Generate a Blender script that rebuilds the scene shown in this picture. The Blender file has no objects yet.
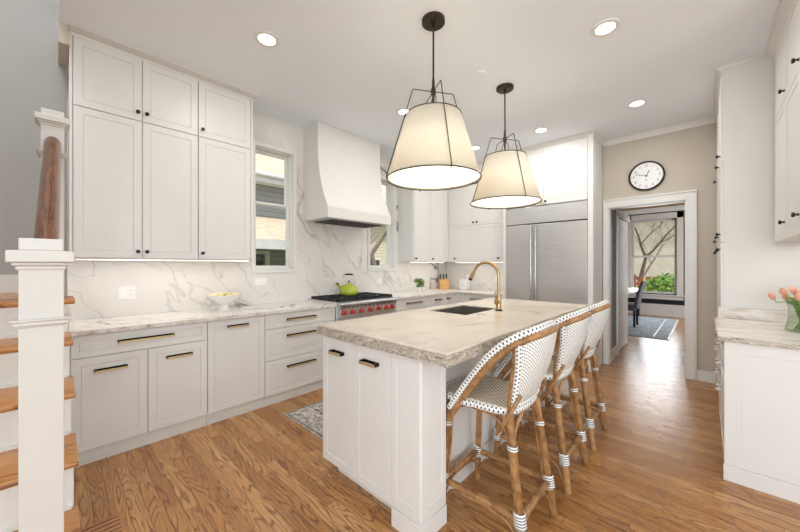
import bpy, bmesh, math, random
from mathutils import Vector, Matrix
random.seed(7)
PI = math.pi
sc = bpy.context.scene
col = sc.collection

# ------------------------------------------------------------------ camera
CAMH = 1.367
cd = bpy.data.cameras.new('camera'); cam = bpy.data.objects.new('camera', cd); col.objects.link(cam)
cd.sensor_width = 36.0; cd.lens = 36.0*324/800; cd.shift_y = -1.0/800; cd.clip_start = .05; cd.clip_end = 200
cam.location = (0, 0, CAMH); cam.rotation_euler = (PI/2, 0, math.radians(43.25))
sc.camera = cam
# ------------------------------------------------------------------ world, lights, exposure
w = bpy.data.worlds.new('sky'); sc.world = w; w.use_nodes = True
bg = w.node_tree.nodes['Background']; bg.inputs[0].default_value = (.86, .93, 1.0, 1); bg.inputs[1].default_value = 1.25
sc.view_settings.view_transform = 'Standard'; sc.view_settings.look = 'None'
sc.view_settings.gamma = 1; sc.view_settings.use_curve_mapping = False
sc.view_settings.exposure = 0.04

def lamp(name, kind, loc, energy, color=(1, 1, 1), rot=None, look=None, **kw):
    d = bpy.data.lights.new(name, kind); d.energy = energy; d.color = color
    for k, v in kw.items(): setattr(d, k, v)
    o = bpy.data.objects.new(name, d); col.objects.link(o); o.location = loc
    if look is not None: o.rotation_euler = (Vector(look)-Vector(loc)).to_track_quat('-Z', 'Y').to_euler()
    if rot: o.rotation_euler = rot
    return o
sun = lamp('sun', 'SUN', (8, -4, 12), 3.0, (1, .95, .88), look=(2, -1.5, 0), angle=.02)
# next two: added fill lamps at unseen windows behind the camera, aimed at the ceiling
lamp('daylight_fill', 'AREA', (1.0, -3.35, 1.75), 138, (.87, .94, 1), look=(-.3, 2.0, 3.4), shape='RECTANGLE', size=4.2, size_y=2.4)
lamp('daylight_fill', 'AREA', (3.3, .3, 1.7), 66, (.87, .94, 1), look=(-2, 1.8, 3.6), shape='RECTANGLE', size=3.4, size_y=2.2)
lamp('daylight_fill', 'AREA', (-.98, 10.8, 1.6), 34, (.93, .97, 1), look=(-.9, 4, 1.0), shape='RECTANGLE', size=1.0, size_y=2.0)  # daylight at the dining room window
lamp('daylight_fill', 'AREA', (1.95, 9.2, 1.6), 85, (.95, .97, 1), look=(-2, 9.8, 1.4), shape='RECTANGLE', size=1.6, size_y=1.8)  # added fill for the dim dining room; the side wall has no window
lamp('daylight_fill', 'AREA', (-2.3, -.6, 5.0), 44, (1, .99, .98), look=(-2.3, -.6, 0), shape='RECTANGLE', size=1.6, size_y=.9)  # added lamp under the stairwell ceiling to brighten the grey wall, no window there

# ------------------------------------------------------------------ mesh builder
class MB:
    def __init__(s): s.v = []; s.f = []; s.m = []
    def add(s, vs, fs, mi=0):
        n = len(s.v); s.v += [tuple(p) for p in vs]
        for f in fs: s.f.append(tuple(i+n for i in f)); s.m.append(mi)
        return s
    def box(s, x0, x1, y0, y1, z0, z1, mi=0):
        x0, x1 = sorted((x0, x1)); y0, y1 = sorted((y0, y1)); z0, z1 = sorted((z0, z1))
        return s.add([(x0,y0,z0),(x1,y0,z0),(x1,y1,z0),(x0,y1,z0),(x0,y0,z1),(x1,y0,z1),(x1,y1,z1),(x0,y1,z1)],
              [(0,3,2,1),(4,5,6,7),(0,1,5,4),(1,2,6,5),(2,3,7,6),(3,0,4,7)], mi)
    def obox(s, o, a, b, c, mi=0):
        o, a, b, c = map(Vector, (o, a, b, c)); P = [o, o+a, o+a+b, o+b, o+c, o+a+c, o+a+b+c, o+b+c]
        F = [(0,3,2,1),(4,5,6,7),(0,1,5,4),(1,2,6,5),(2,3,7,6),(3,0,4,7)]
        if a.cross(b).dot(c) < 0: F = [f[::-1] for f in F]
        return s.add(P, F, mi)
    def tube(s, pts, r, n=10, closed=False, mi=0, caps=True, flat=1.0):
        pts = [Vector(p) for p in pts]; N = len(pts); rs = r if isinstance(r, (list, tuple)) else [r]*N
        tang = []
        for i in range(N):
            a = pts[(i-1) % N] if (closed or i > 0) else pts[0]; b = pts[(i+1) % N] if (closed or i < N-1) else pts[-1]
            t = (b-a); tang.append(t.normalized() if t.length > 1e-9 else Vector((0,0,1)))
        up = Vector((0,0,1)) if abs(tang[0].z) < .9 else Vector((1,0,0))
        nx = (up - tang[0]*up.dot(tang[0])).normalized(); V = []
        for i in range(N):
            nx = nx - tang[i]*nx.dot(tang[i])
            nx = nx.normalized() if nx.length > 1e-6 else Vector((1,0,0)).cross(tang[i]).normalized()
            ny = tang[i].cross(nx)
            for k in range(n):
                a = 2*PI*k/n; V.append(pts[i]+nx*math.cos(a)*rs[i]*flat+ny*math.sin(a)*rs[i])
        F = []
        for i in range(N if closed else N-1):
            j = (i+1) % N
            for k in range(n):
                q = (k+1) % n; F.append((i*n+k, i*n+q, j*n+q, j*n+k))
        if caps and not closed: F.append(tuple(range(n))[::-1]); F.append(tuple((N-1)*n+k for k in range(n)))
        return s.add(V, F, mi)
    def lathe(s, prof, n=24, c=(0,0,0), mi=0, axis='z', cap=True):
        V = []; F = []; c = Vector(c)
        for (r, h) in prof:
            for k in range(n):
                a = 2*PI*k/n; x, y = r*math.cos(a), r*math.sin(a)
                V.append(c+Vector({'z': (x,y,h), 'x': (h,x,y), 'y': (y,h,x)}[axis]))
        for i in range(len(prof)-1):
            for k in range(n):
                q = (k+1) % n; F.append((i*n+k, i*n+q, (i+1)*n+q, (i+1)*n+k))
        if cap and prof[0][0] > 1e-6: F.append(tuple(range(n))[::-1])
        if cap and prof[-1][0] > 1e-6: F.append(tuple((len(prof)-1)*n+k for k in range(n)))
        return s.add(V, F, mi)
    def prism(s, poly, axis, a, b, mi=0):
        # poly: 2d points in the other two axes, order (y,z) for x, (x,z) for y, (x,y) for z
        def P(p, h): return {'x': (h,p[0],p[1]), 'y': (p[0],h,p[1]), 'z': (p[0],p[1],h)}[axis]
        n = len(poly); V = [P(p, a) for p in poly]+[P(p, b) for p in poly]
        F = [tuple(range(n)), tuple(range(2*n-1, n-1, -1))]+[(i, i+n, (i+1) % n+n, (i+1) % n) for i in range(n)]
        return s.add(V, F, mi)
    def panel(s, o, a, n, wd, h, th=.02, ins=.05, rec=.007, mi=0):
        """framed cabinet front: o bottom corner on the back plane, a width direction, n outward"""
        o, a, n = Vector(o), Vector(a), Vector(n); z = Vector((0,0,1))
        def ring(i, d): return [o+a*i+z*i+n*d, o+a*(wd-i)+z*i+n*d, o+a*(wd-i)+z*(h-i)+n*d, o+a*i+z*(h-i)+n*d]
        V = ring(0, 0)+ring(0, th-.0015)+ring(.0015, th)+ring(ins, th)+ring(ins+.002, th-rec*.75)+ring(ins+.0045, th-rec*.35)
        F = [(0,3,2,1)]
        for r in range(5):
            for k in range(4):
                q = (k+1) % 4; F.append((r*4+k, r*4+q, r*4+4+q, r*4+4+k))
        F.append((20,21,22,23))
        if a.cross(z).dot(n) < 0: F = [f[::-1] for f in F]
        return s.add(V, F, mi)
    def grid(s, fn, nu, nv, mi=0, flip=False):
        V = [fn(i/nu, j/nv) for j in range(nv+1) for i in range(nu+1)]; F = []
        for j in range(nv):
            for i in range(nu):
                f = (j*(nu+1)+i, j*(nu+1)+i+1, (j+1)*(nu+1)+i+1, (j+1)*(nu+1)+i); F.append(f[::-1] if flip else f)
        return s.add(V, F, mi)
    def move(s, d):
        s.v = [(p[0]+d[0], p[1]+d[1], p[2]+d[2]) for p in s.v]; return s
    def build(s, name, mats, parent=None, bevel=0, angle=35, solid=0, fixn=False):
        me = bpy.data.meshes.new(name); me.from_pydata(s.v, [], s.f)
        for m in (mats if isinstance(mats, (list, tuple)) else [mats]): me.materials.append(m)
        for i, p in enumerate(me.polygons): p.material_index = s.m[i]; p.use_smooth = True
        if fixn:
            b = bmesh.new(); b.from_mesh(me); bmesh.ops.recalc_face_normals(b, faces=b.faces); b.to_mesh(me); b.free()
        me.update(); me.set_sharp_from_angle(angle=math.radians(angle))
        o = bpy.data.objects.new(name, me); col.objects.link(o)
        if parent: o.parent = parent
        if solid:
            q = o.modifiers.new('solid', 'SOLIDIFY'); q.thickness = solid; q.offset = 0
        if bevel:
            q = o.modifiers.new('bevel', 'BEVEL'); q.width = bevel; q.segments = 2; q.limit_method = 'ANGLE'; q.angle_limit = math.radians(40)
        return o

def tag(o, label=None, cat=None, group=None, kind=None):
    if label: o['label'] = label
    if cat: o['category'] = cat
    if group: o['group'] = group
    if kind: o['kind'] = kind
    return o
def thing(name, label, cat, loc=(0,0,0), rz=0, group=None):
    o = bpy.data.objects.new(name, None); col.objects.link(o); o.location = loc; o.rotation_euler = (0,0,rz); o.empty_display_size = .05
    return tag(o, label, cat, group)
def struct(name, mb, m, parent=None, **k):
    o = mb.build(name, m, parent, **k)
    if not parent: o['kind'] = 'structure'
    return o
def copy_tree(o, parent=None):
    c = o.copy(); col.objects.link(c); c.parent = parent
    for ch in list(o.children): copy_tree(ch, c)
    return c
def smooth(pts, n=8, closed=False):
    P = [Vector(p) for p in pts]; out = []; N = len(P)
    rng = range(N) if closed else range(N-1)
    for i in rng:
        if closed: a, b, c, d = P[(i-1) % N], P[i], P[(i+1) % N], P[(i+2) % N]
        else: a, b, c, d = P[max(i-1,0)], P[i], P[i+1], P[min(i+2,N-1)]
        for k in range(n):
            t = k/n; out.append(.5*((2*b)+(c-a)*t+(2*a-5*b+4*c-d)*t*t+(3*b-a-3*c+d)*t**3))
    if not closed: out.append(P[-1])
    return out

# ------------------------------------------------------------------ materials
def srgb(r, g, b):
    f = lambda c: (c/255/12.92 if c <= 10 else ((c/255+.055)/1.055)**2.4)
    return (f(r), f(g), f(b), 1)
class NT:
    def __init__(s, name):
        s.m = bpy.data.materials.new(name); s.m.use_nodes = True; s.t = s.m.node_tree; s.N = s.t.nodes; s.L = s.t.links
        s.b = s.N['Principled BSDF']; s.tc = s.n('ShaderNodeTexCoord').outputs['Object']
    def n(s, t, **k):
        x = s.N.new(t)
        for a, b in k.items(): setattr(x, a, b)
        return x
    def set(s, sock, v):
        if isinstance(v, bpy.types.NodeSocket): s.L.new(v, sock)
        else: sock.default_value = v
    def math(s, op, a, b=0.0, c=0.0):
        x = s.n('ShaderNodeMath', operation=op); s.set(x.inputs[0], a); s.set(x.inputs[1], b); s.set(x.inputs[2], c); return x.outputs[0]
    def vmath(s, op, a, b=(0,0,0)):
        x = s.n('ShaderNodeVectorMath', operation=op); s.set(x.inputs[0], a); s.set(x.inputs[1], b); return x.outputs[0]
    def mapping(s, v, loc=(0,0,0), rot=(0,0,0), scale=(1,1,1)):
        x = s.n('ShaderNodeMapping'); s.set(x.inputs[0], v); x.inputs[1].default_value = loc; x.inputs[2].default_value = rot; x.inputs[3].default_value = scale; return x.outputs[0]
    def noise(s, v, scale=5, detail=2, rough=.5, dist=0, out=0):
        x = s.n('ShaderNodeTexNoise'); s.set(x.inputs['Vector'], v); x.inputs['Scale'].default_value = scale; x.inputs['Detail'].default_value = detail
        x.inputs['Roughness'].default_value = rough; x.inputs['Distortion'].default_value = dist; return x.outputs[out]
    def ramp(s, v, stops, interp='LINEAR'):
        x = s.n('ShaderNodeValToRGB'); s.set(x.inputs[0], v); e = x.color_ramp.elements; x.color_ramp.interpolation = interp
        for i, (p, c) in enumerate(stops):
            q = e[i] if i < 2 else e.new(p)
            q.position = p; q.color = c if len(c) == 4 else (*c, 1)
        return x.outputs[0]
    def mix(s, f, a, b, mode='MIX'):
        x = s.n('ShaderNodeMix', data_type='RGBA', blend_type=mode); s.set(x.inputs[0], f); s.set(x.inputs[6], a); s.set(x.inputs[7], b); return x.outputs[2]
    def sep(s, v):
        x = s.n('ShaderNodeSeparateXYZ'); s.set(x.inputs[0], v); return x.outputs
    def comb(s, a, b, c):
        x = s.n('ShaderNodeCombineXYZ'); s.set(x.inputs[0], a); s.set(x.inputs[1], b); s.set(x.inputs[2], c); return x.outputs[0]
    def white(s, v):
        x = s.n('ShaderNodeTexWhiteNoise', noise_dimensions='1D'); s.set(x.inputs['W'], v); return x.outputs[0]
    def bump(s, h, strength=.3, dist=.01):
        x = s.n('ShaderNodeBump'); s.set(x.inputs['Height'], h); x.inputs['Strength'].default_value = strength; x.inputs['Distance'].default_value = dist
        s.L.new(x.outputs[0], s.b.inputs['Normal'])
    def fin(s, colr=None, rough=.5, metal=0, **k):
        if colr is not None: s.set(s.b.inputs['Base Color'], colr)
        s.set(s.b.inputs['Roughness'], rough); s.b.inputs['Metallic'].default_value = metal
        for a, b in k.items(): s.set(s.b.inputs[a.replace('_', ' ')], b)
        return s.m
def plain(name, c, rough=.5, metal=0, var=.04, scale=6, **k):
    t = NT(name); n = t.noise(t.tc, scale, 3)
    a = tuple(max(0, x*(1-var)) for x in c[:3])+(1,); b = tuple(min(1, x*(1+var)) for x in c[:3])+(1,)
    return t.fin(t.ramp(n, [(.3, a), (.7, b)]), rough, metal, **k)

M = {}
M['newel'] = plain('newel_paint', srgb(218, 213, 207), .4, var=.012)
M['cab'] = plain('cabinet_paint', srgb(231, 228, 224), .38, var=.012)
M['cabgap'] = plain('cabinet_shadow_gap', srgb(60, 56, 52), .9)
M['trimw'] = plain('white_trim_paint', srgb(236, 234, 230), .4, var=.012)
M['hood'] = plain('hood_plaster', srgb(230, 226, 221), .55, var=.015)
M['ceil'] = plain('ceiling_paint', srgb(244, 249, 255), .8, var=.01)
M['wallg'] = plain('stair_wall_paint', srgb(180, 179, 177), .8, var=.015)
M['wallb'] = plain('beige_wall_paint', srgb(204, 194, 180), .8, var=.012)
M['wallw'] = plain('family_room_paint', srgb(225, 222, 216), .8, var=.01)
M['navy'] = plain('navy_wall_paint', srgb(24, 26, 32), .6)
M['black'] = plain('black_metal', srgb(28, 26, 25), .35, .6)
M['knob'] = plain('black_knob', srgb(22, 20, 20), .35, .3)
M['bronze'] = plain('dark_bronze', srgb(70, 62, 54), .35, .8)
M['brass'] = plain('brass', srgb(206, 182, 138), .42, .7, var=.05)
M['brassdeep'] = plain('brushed_brass', srgb(190, 160, 116), .32, 1, var=.05)
M['nickel'] = plain('polished_nickel', srgb(190, 188, 184), .2, 1)
M['blackmatte'] = plain('black_iron', srgb(30, 31, 36), .55, .2)
M['plastic'] = plain('white_plastic', srgb(251, 250, 248), .4)
M['slot'] = plain('dark_slot', srgb(70, 66, 62), .7)
M['red'] = plain('red_knob', srgb(178, 26, 24), .25, 0, Coat_Weight=.5)
M['lime'] = plain('lime_enamel', srgb(176, 190, 40), .18, 0, Coat_Weight=.6)
M['porcelain'] = plain('white_porcelain', srgb(242, 240, 236), .2, 0, Coat_Weight=.4)
M['blockwood'] = plain('pale_block_wood', srgb(214, 164, 98), .5, var=.1, scale=30)
M['leaf'] = plain('green_leaf', srgb(112, 146, 62), .5, var=.25, scale=30)
M['stem'] = plain('pale_green_stem', srgb(140, 165, 80), .5, var=.15, scale=20)
M['tulip'] = plain('coral_petal', srgb(240, 172, 146), .5, var=.2, scale=25)
M['yellow'] = plain('pale_yellow_skin', srgb(232, 216, 158), .5, var=.1, scale=30)
M['chair'] = plain('grey_upholstery', srgb(118, 120, 127), .85, var=.12, scale=60)
M['blackwood'] = plain('black_wood', srgb(26, 25, 27), .45)
M['bark'] = plain('tree_bark', srgb(150, 132, 118), .9, var=.3, scale=12)
M['shrub'] = plain('shrub_leaves', srgb(120, 156, 66), .8, var=.35, scale=9)
M['brick'] = plain('orange_brick', srgb(196, 120, 84), .9, var=.25, scale=14)
M['lawn'] = plain('lawn', srgb(112, 132, 72), .9, var=.25, scale=5)
M['siding_white'] = plain('white_exterior_trim', srgb(236, 236, 232), .6)
M['darkglass'] = plain('dark_window_glass', srgb(58, 62, 66), .08, 0)

def stainless():
    t = NT('brushed_stainless'); n = t.noise(t.mapping(t.tc, scale=(2, 2, 14)), 1.5, 2)
    c = t.ramp(n, [(.3, srgb(214, 214, 215)), (.7, srgb(222, 222, 222))]); return t.fin(c, t.ramp(n, [(.2, (.30,)*3), (.8, (.38,)*3)]), 1)
M['steel'] = stainless()
M['sinksteel'] = plain('shaded_sink_steel', srgb(138, 132, 126), .35, .8)  # darker than the other steel: shade of the deep basin put into the colour
def marble(name, base, vein, strong, tilt, s=1.0, warm=None, asp=(1.0, .42, 1.35)):
    t = NT(name); P = t.mapping(t.mapping(t.tc, rot=tilt), scale=tuple(s*q for q in asp))
    d = t.noise(t.tc, 1.6*s, 4, .6, out=1); d = t.vmath('SCALE', t.vmath('SUBTRACT', d, (.5,.5,.5))); d.node.inputs['Scale'].default_value = .32
    Q = t.vmath('ADD', P, d)
    def vn(sc_, wdt, off):
        n = t.noise(t.vmath('ADD', Q, (off, off*2, off*3)), sc_, 3, .55)
        a = t.math('ABSOLUTE', t.math('SUBTRACT', n, .5)); return t.math('SUBTRACT', 1.0, t.math('MINIMUM', t.math('DIVIDE', a, wdt), 1.0))
    m1 = t.ramp(t.noise(t.tc, .9*s, 2, .5), [(.42, (0,0,0)), (.62, (1,1,1))])
    v1 = t.math('MULTIPLY', vn(.9, .013, 0), m1); v2 = t.math('MULTIPLY', vn(1.9, .014, 7.3), .28)
    soft = t.math('MULTIPLY', vn(.85, .09, 0), .22)
    tot = t.math('MINIMUM', t.math('MULTIPLY', t.math('ADD', t.math('ADD', v1, v2), t.math('MULTIPLY', soft, m1)), strong), 1.0)
    bc = base
    if warm: bc = t.mix(t.ramp(t.noise(Q, 1.1, 3), [(.4, (0,0,0)), (.65, (1,1,1))]), base, warm)
    return t.fin(t.mix(tot, bc, vein), .22)
M['marble'] = marble('white_marble', srgb(238, 233, 227), srgb(138, 128, 116), 1.0, (.85, 0, 0))
M['marbleback'] = marble('white_marble_back_wall', srgb(238, 233, 227), srgb(150, 140, 130), .8, (0, -.8, 0), asp=(.42, 1.0, 1.35))
M['quartz'] = marble('taupe_quartzite', srgb(226, 214, 198), srgb(150, 132, 112), .75, (0, 0, .5), 1.5, srgb(206, 190, 170))
def edge_stone():
    t = NT('rough_quartzite_edge'); n = t.noise(t.mapping(t.tc, rot=(.5, .6, .3), scale=(1, 1, 2.2)), 28, 5, .7, 1.2)
    c = t.ramp(n, [(.34, srgb(112, 100, 88)), (.48, srgb(178, 166, 152)), (.66, srgb(226, 216, 204))]); t.bump(n, .5, .004)
    return t.fin(c, .35)
M['edge'] = edge_stone()
def granite():
    t = NT('veined_granite'); n = t.noise(t.mapping(t.tc, rot=(0, 0, .25), scale=(2.0, 9, 9)), 1.6, 5, .65, .6)
    return t.fin(t.ramp(n, [(.32, srgb(168, 152, 138)), (.45, srgb(214, 204, 194)), (.6, srgb(236, 230, 224)), (.75, srgb(214, 200, 186))]), .2)
M['granite'] = granite()
def oak(name, wdt, ln, along='x', tint=1.0, stair=False):
    t = NT(name); X, Y, Z_ = t.sep(t.tc)[:3]
    if along == 'y': X, Y = Y, X
    row = t.math('FLOOR', t.math('DIVIDE', Y, wdt)); rr = t.white(row)
    xs = t.math('ADD', t.math('DIVIDE', X, ln), t.math('MULTIPLY', rr, 9.0)); cl = t.math('FLOOR', xs)
    idn = t.math('ADD', t.math('MULTIPLY', row, 13.713), t.math('MULTIPLY', cl, 3.171)); r1 = t.white(idn); r2 = t.white(t.math('ADD', idn, 91.7))
    gx = t.math('ADD', X, t.math('MULTIPLY', r1, 40)); 
    n1 = t.noise(t.comb(t.math('MULTIPLY', gx, .95), t.math('MULTIPLY', t.math('ADD', Y, t.math('MULTIPLY', r2, 7)), 8.5), r1), 1.0, 2, .45)
    ring = t.math('SINE', t.math('MULTIPLY', n1, 120.0)); ring = t.math('POWER', t.math('MAXIMUM', t.math('ADD', t.math('MULTIPLY', ring, .5), .5), 0.001), 5.0)
    fib = t.noise(t.comb(t.math('MULTIPLY', gx, 7), t.math('MULTIPLY', Y, 240), r2), 1.0, 3, .6)
    base = t.ramp(r1, [(0, srgb(168*tint, 116*tint, 66*tint)), (.35, srgb(190*tint, 138*tint, 84*tint)), (.7, srgb(206*tint, 156*tint, 102*tint)), (1, srgb(180*tint, 124*tint, 70*tint))])
    c = t.mix(t.math('MULTIPLY', ring, .72), base, srgb(96*tint, 54*tint, 26*tint))
    c = t.mix(t.ramp(fib, [(.42, (0,0,0)), (.7, (.5,.5,.5))]), c, srgb(122*tint, 74*tint, 42*tint))
    fy = t.math('FRACT', t.math('DIVIDE', Y, wdt)); fx = t.math('FRACT', xs)
    gap = t.math('MAXIMUM', t.math('LESS_THAN', fy, .032), t.math('LESS_THAN', fx, .0026/ln))
    c = t.mix(t.math('MULTIPLY', gap, .75), c, srgb(58, 32, 18))
    t.bump(t.math('SUBTRACT', 0.0, t.math('ADD', gap, t.math('MULTIPLY', ring, .1))), .12, .002)
    return t.fin(c, t.math('ADD', .24, t.math('MULTIPLY', ring, .12)))
M['oak'] = oak('oak_planks', .07, .95)
M['tread'] = oak('stair_oak', 3.0, 9.0, 'y', 1.1)
def woodgrain(name, c1, c2, sc3=(3, 3, 30), rough=.35, **k):
    t = NT(name); n = t.noise(t.mapping(t.tc, scale=sc3), 1.5, 4, .6, .8)
    return t.fin(t.ramp(n, [(.32, c1), (.68, c2)]), rough, **k)
M['rail'] = woodgrain('handrail_oak', srgb(74, 36, 16), srgb(128, 72, 34), (6, 60, 6), .25, Coat_Weight=.4)
def rattan():
    t = NT('rattan_cane'); n = t.noise(t.tc, 22, 4, .6, .5); f = t.noise(t.tc, 5, 2)
    c = t.mix(t.ramp(f, [(.3, (0,0,0)), (.7, (1,1,1))]), t.ramp(n, [(.35, srgb(112, 74, 42)), (.65, srgb(168, 122, 76))]), t.ramp(n, [(.35, srgb(146, 100, 60)), (.65, srgb(192, 148, 100))]))
    return t.fin(c, .35)
M['rattan'] = rattan()
def stripes():
    t = NT('striped_binding'); z = t.sep(t.tc)[2]; s_ = t.math('SINE', t.math('MULTIPLY', z, 2*PI/.0125))
    return t.fin(t.mix(t.math('GREATER_THAN', s_, .45), srgb(236, 234, 230), srgb(52, 50, 52)), .5)
M['wrap'] = stripes()
def weave(name, a, b, fx, fy, thr):
    # uses UV so the pattern follows the woven band
    t = NT(name); uv = t.n('ShaderNodeUVMap').outputs[0]; u, v, _ = t.sep(uv)[:3]
    su = t.math('SINE', t.math('MULTIPLY', t.math('ADD', u, t.math('MULTIPLY', v, .0)), 2*PI*fx)); sv = t.math('SINE', t.math('MULTIPLY', v, 2*PI*fy))
    d = t.math('GREATER_THAN', t.math('MULTIPLY', su, sv), thr)
    t.bump(t.math('MULTIPLY', su, sv), .3, .002)
    return t.fin(t.mix(d, a, b), .55)
M['weaveSeat'] = weave('seat_weave', srgb(238, 232, 220), srgb(170, 136, 94), 13, 15, .05)
M['weaveBack'] = weave('back_weave', srgb(240, 238, 234), srgb(92, 88, 84), 30, 13, .35)
M['weaveBand'] = weave('band_weave', srgb(240, 238, 234), srgb(44, 42, 44), 50, 3, .42)
def rugmat(name, base, dk, md, s, border):
    t = NT(name); v = t.n('ShaderNodeTexVoronoi'); t.set(v.inputs['Vector'], t.vmath('ADD', t.tc, (0, 0, 0))); v.inputs['Scale'].default_value = 9*s
    n = t.noise(t.tc, 13*s, 4, .65, 1.4); n2 = t.noise(t.tc, 55*s, 3)
    c = t.mix(t.ramp(n, [(.46, (0,0,0)), (.54, (1,1,1))]), base, dk)
    c = t.mix(t.ramp(v.outputs[0], [(.34, (0,0,0)), (.46, (.6,.6,.6))]), c, md)
    c = t.mix(t.ramp(n2, [(.45, (0,0,0)), (.75, (.35,.35,.35))]), c, base)
    return t.fin(c, .95)
M['rug'] = rugmat('distressed_rug', srgb(222, 216, 208), srgb(70, 64, 64), srgb(176, 166, 160), 1.5, 0)
M['rugblue'] = rugmat('blue_grey_rug', srgb(196, 202, 208), srgb(120, 134, 150), srgb(162, 172, 182), .8, 0)
def shade():
    t = NT('linen_lamp_shade'); n = t.noise(t.tc, 120, 2); c = t.ramp(n, [(.3, srgb(238, 231, 217)), (.7, srgb(246, 240, 229))])
    tr = t.n('ShaderNodeBsdfTranslucent'); t.set(tr.inputs[0], c); mx = t.n('ShaderNodeMixShader'); mx.inputs[0].default_value = .42
    t.fin(c, .9); t.L.new(t.b.outputs[0], mx.inputs[1]); t.L.new(tr.outputs[0], mx.inputs[2]); t.L.new(mx.outputs[0], t.N['Material Output'].inputs[0]); return t.m
M['shade'] = shade()
def emit(name, c, s):
    t = NT(name); return t.fin(c, .6, Emission_Color=c, Emission_Strength=s)
M['diffuser'] = emit('frosted_diffuser', srgb(255, 250, 238), .45)
M['can'] = emit('can_lens', srgb(255, 252, 246), 6)
M['led'] = emit('led_strip', srgb(255, 250, 238), 3)
def glass(name, tint=(1,1,1,1), k=.35):
    t = NT(name); tr = t.n('ShaderNodeBsdfTransparent'); tr.inputs[0].default_value = tint; gl = t.n('ShaderNodeBsdfGlossy'); gl.inputs['Roughness'].default_value = .03
    lw = t.n('ShaderNodeLayerWeight'); lw.inputs[0].default_value = .5; mx = t.n('ShaderNodeMixShader')
    f = t.math('ADD', t.math('MULTIPLY', t.math('POWER', lw.outputs['Facing'], 3.0), k), .03)
    t.L.new(f, mx.inputs[0]); t.L.new(tr.outputs[0], mx.inputs[1]); t.L.new(gl.outputs[0], mx.inputs[2]); t.L.new(mx.outputs[0], t.N['Material Output'].inputs[0]); return t.m
M['glass'] = glass('window_glass'); M['vase'] = glass('vase_glass', (.93, .96, .93, 1), .6); M['water'] = glass('water', (.94, .97, .92, 1), .3)
def shingles():
    t = NT('cream_shingles'); b = t.n('ShaderNodeTexBrick'); t.set(b.inputs['Vector'], t.mapping(t.tc, rot=(0,0,PI/2))); b.inputs['Scale'].default_value = 5
    b.inputs['Color1'].default_value = srgb(226, 208, 186); b.inputs['Color2'].default_value = srgb(206, 186, 164); b.inputs['Mortar'].default_value = srgb(166, 146, 128)
    b.inputs['Brick Width'].default_value = 1.0; b.inputs['Row Height'].default_value = .35; b.inputs['Mortar Size'].default_value = .02
    return t.fin(b.outputs[0], .9)
M['shingle'] = shingles()
def siding(name, c, c2, pitch):
    t = NT(name); z = t.sep(t.tc)[2]; f = t.math('FRACT', t.math('DIVIDE', z, pitch))
    return t.fin(t.mix(t.math('LESS_THAN', f, .1), c, c2), .8)
M['siding'] = siding('grey_lap_siding', srgb(166, 168, 168), srgb(116, 118, 118), .12)
M['creamsiding'] = siding('cream_lap_siding', srgb(226, 212, 192), srgb(170, 156, 140), .15)
def wallpaper(name, a, b, s):
    t = NT(name); n = t.noise(t.mapping(t.tc, scale=(s, s, 1.2)), 4, 5, .7, 1.5)
    return t.fin(t.ramp(n, [(.4, a), (.62, b)]), .8)
M['hallpaper'] = wallpaper('blue_grey_wallpaper', srgb(130, 138, 146), srgb(168, 174, 178), 3)
M['dceil'] = wallpaper('woven_gold_ceiling_paper', srgb(138, 104, 58), srgb(178, 142, 88), 9)
M['ventslot'] = plain('vent_slot_wood', srgb(84, 50, 30), .7)
M['ventwood'] = plain('vent_wood', srgb(178, 124, 78), .4, var=.12, scale=20)

# ------------------------------------------------------------------ setting
ZC = 3.07; XL = -3.68; YB = 5.22
FX0, FX1, FY0, FY1 = XL-.15, 3.6, -3.6, 11.1
struct('floor', MB().box(FX0, FX1, FY0, 11.25, -.1, 0), M['oak'])
# ceiling with the stairwell opening
c = MB(); c.box(XL-.15, 3.7, 0.012, YB+.12, ZC, ZC+.25); c.box(-1.0, 3.7, -3.7, .012, ZC, ZC+.25); c.box(XL-.15, -1.0, -3.7, -1.25, ZC, ZC+.25)
struct('ceiling', c, M['ceil'])
h = MB().box(XL, -3.30, .014, .066, 2.935, ZC); struct('trim_1', h, M['wallb'])
struct('ceiling_stairwell', MB().box(XL-.15, -.9, -1.35, .15, 5.4, 5.5), M['ceil'])
struct('wall_stairwell_east', MB().box(-1.0, -.85, -1.25, .012, ZC+.25, 5.4), M['wallg']); struct('wall_stairwell_north', MB().box(XL-.15, -.85, .012, .15, ZC+.25, 5.4), M['wallg']); struct('wall_stairwell_south', MB().box(XL-.15, -.85, -1.4, -1.253, 0, 5.4), M['wallg'])

def holed(mb, fixed, a0, a1, z0, z1, holes, axis):
    """wall slab: fixed=(p0,p1) extent on its normal axis ('x' or 'y'), holes=[(a0,a1,z0,z1)] sorted"""
    def put(u0, u1, w0, w1):
        if u1-u0 < 1e-4 or w1-w0 < 1e-4: return
        if axis == 'x': mb.box(fixed[0], fixed[1], u0, u1, w0, w1)
        else: mb.box(u0, u1, fixed[0], fixed[1], w0, w1)
    cur = a0
    for (b0, b1, c0, c1) in holes:
        put(cur, b0, z0, z1); put(b0, b1, z0, c0); put(b0, b1, c1, z1); cur = b1
    put(cur, a1, z0, z1); return mb
W1 = (1.53, 1.985, 1.32, 2.71); W2 = (3.235, 3.75, 1.32, 2.71)
wl = MB(); holed(wl, (XL-.15, XL), .06, YB+.12, 0, ZC, [W1, W2], 'x'); struct('wall_left', wl, M['wallb'])
struct('wall_stairs', MB().box(XL-.15, XL, -1.25, .06, 0, 5.4), M['wallg'])
DX0, DX1, DZ = -.965, -.165, 2.15
wb = MB(); holed(wb, (YB, YB+.12), XL-.15, .75, 0, ZC, [(DX0, DX1, 0, DZ)], 'y'); struct('wall_back', wb, M['wallb'])
struct('wall_right', MB().box(.73, .88, 2.93, YB+.12, 0, ZC), M['wallw'])
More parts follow.
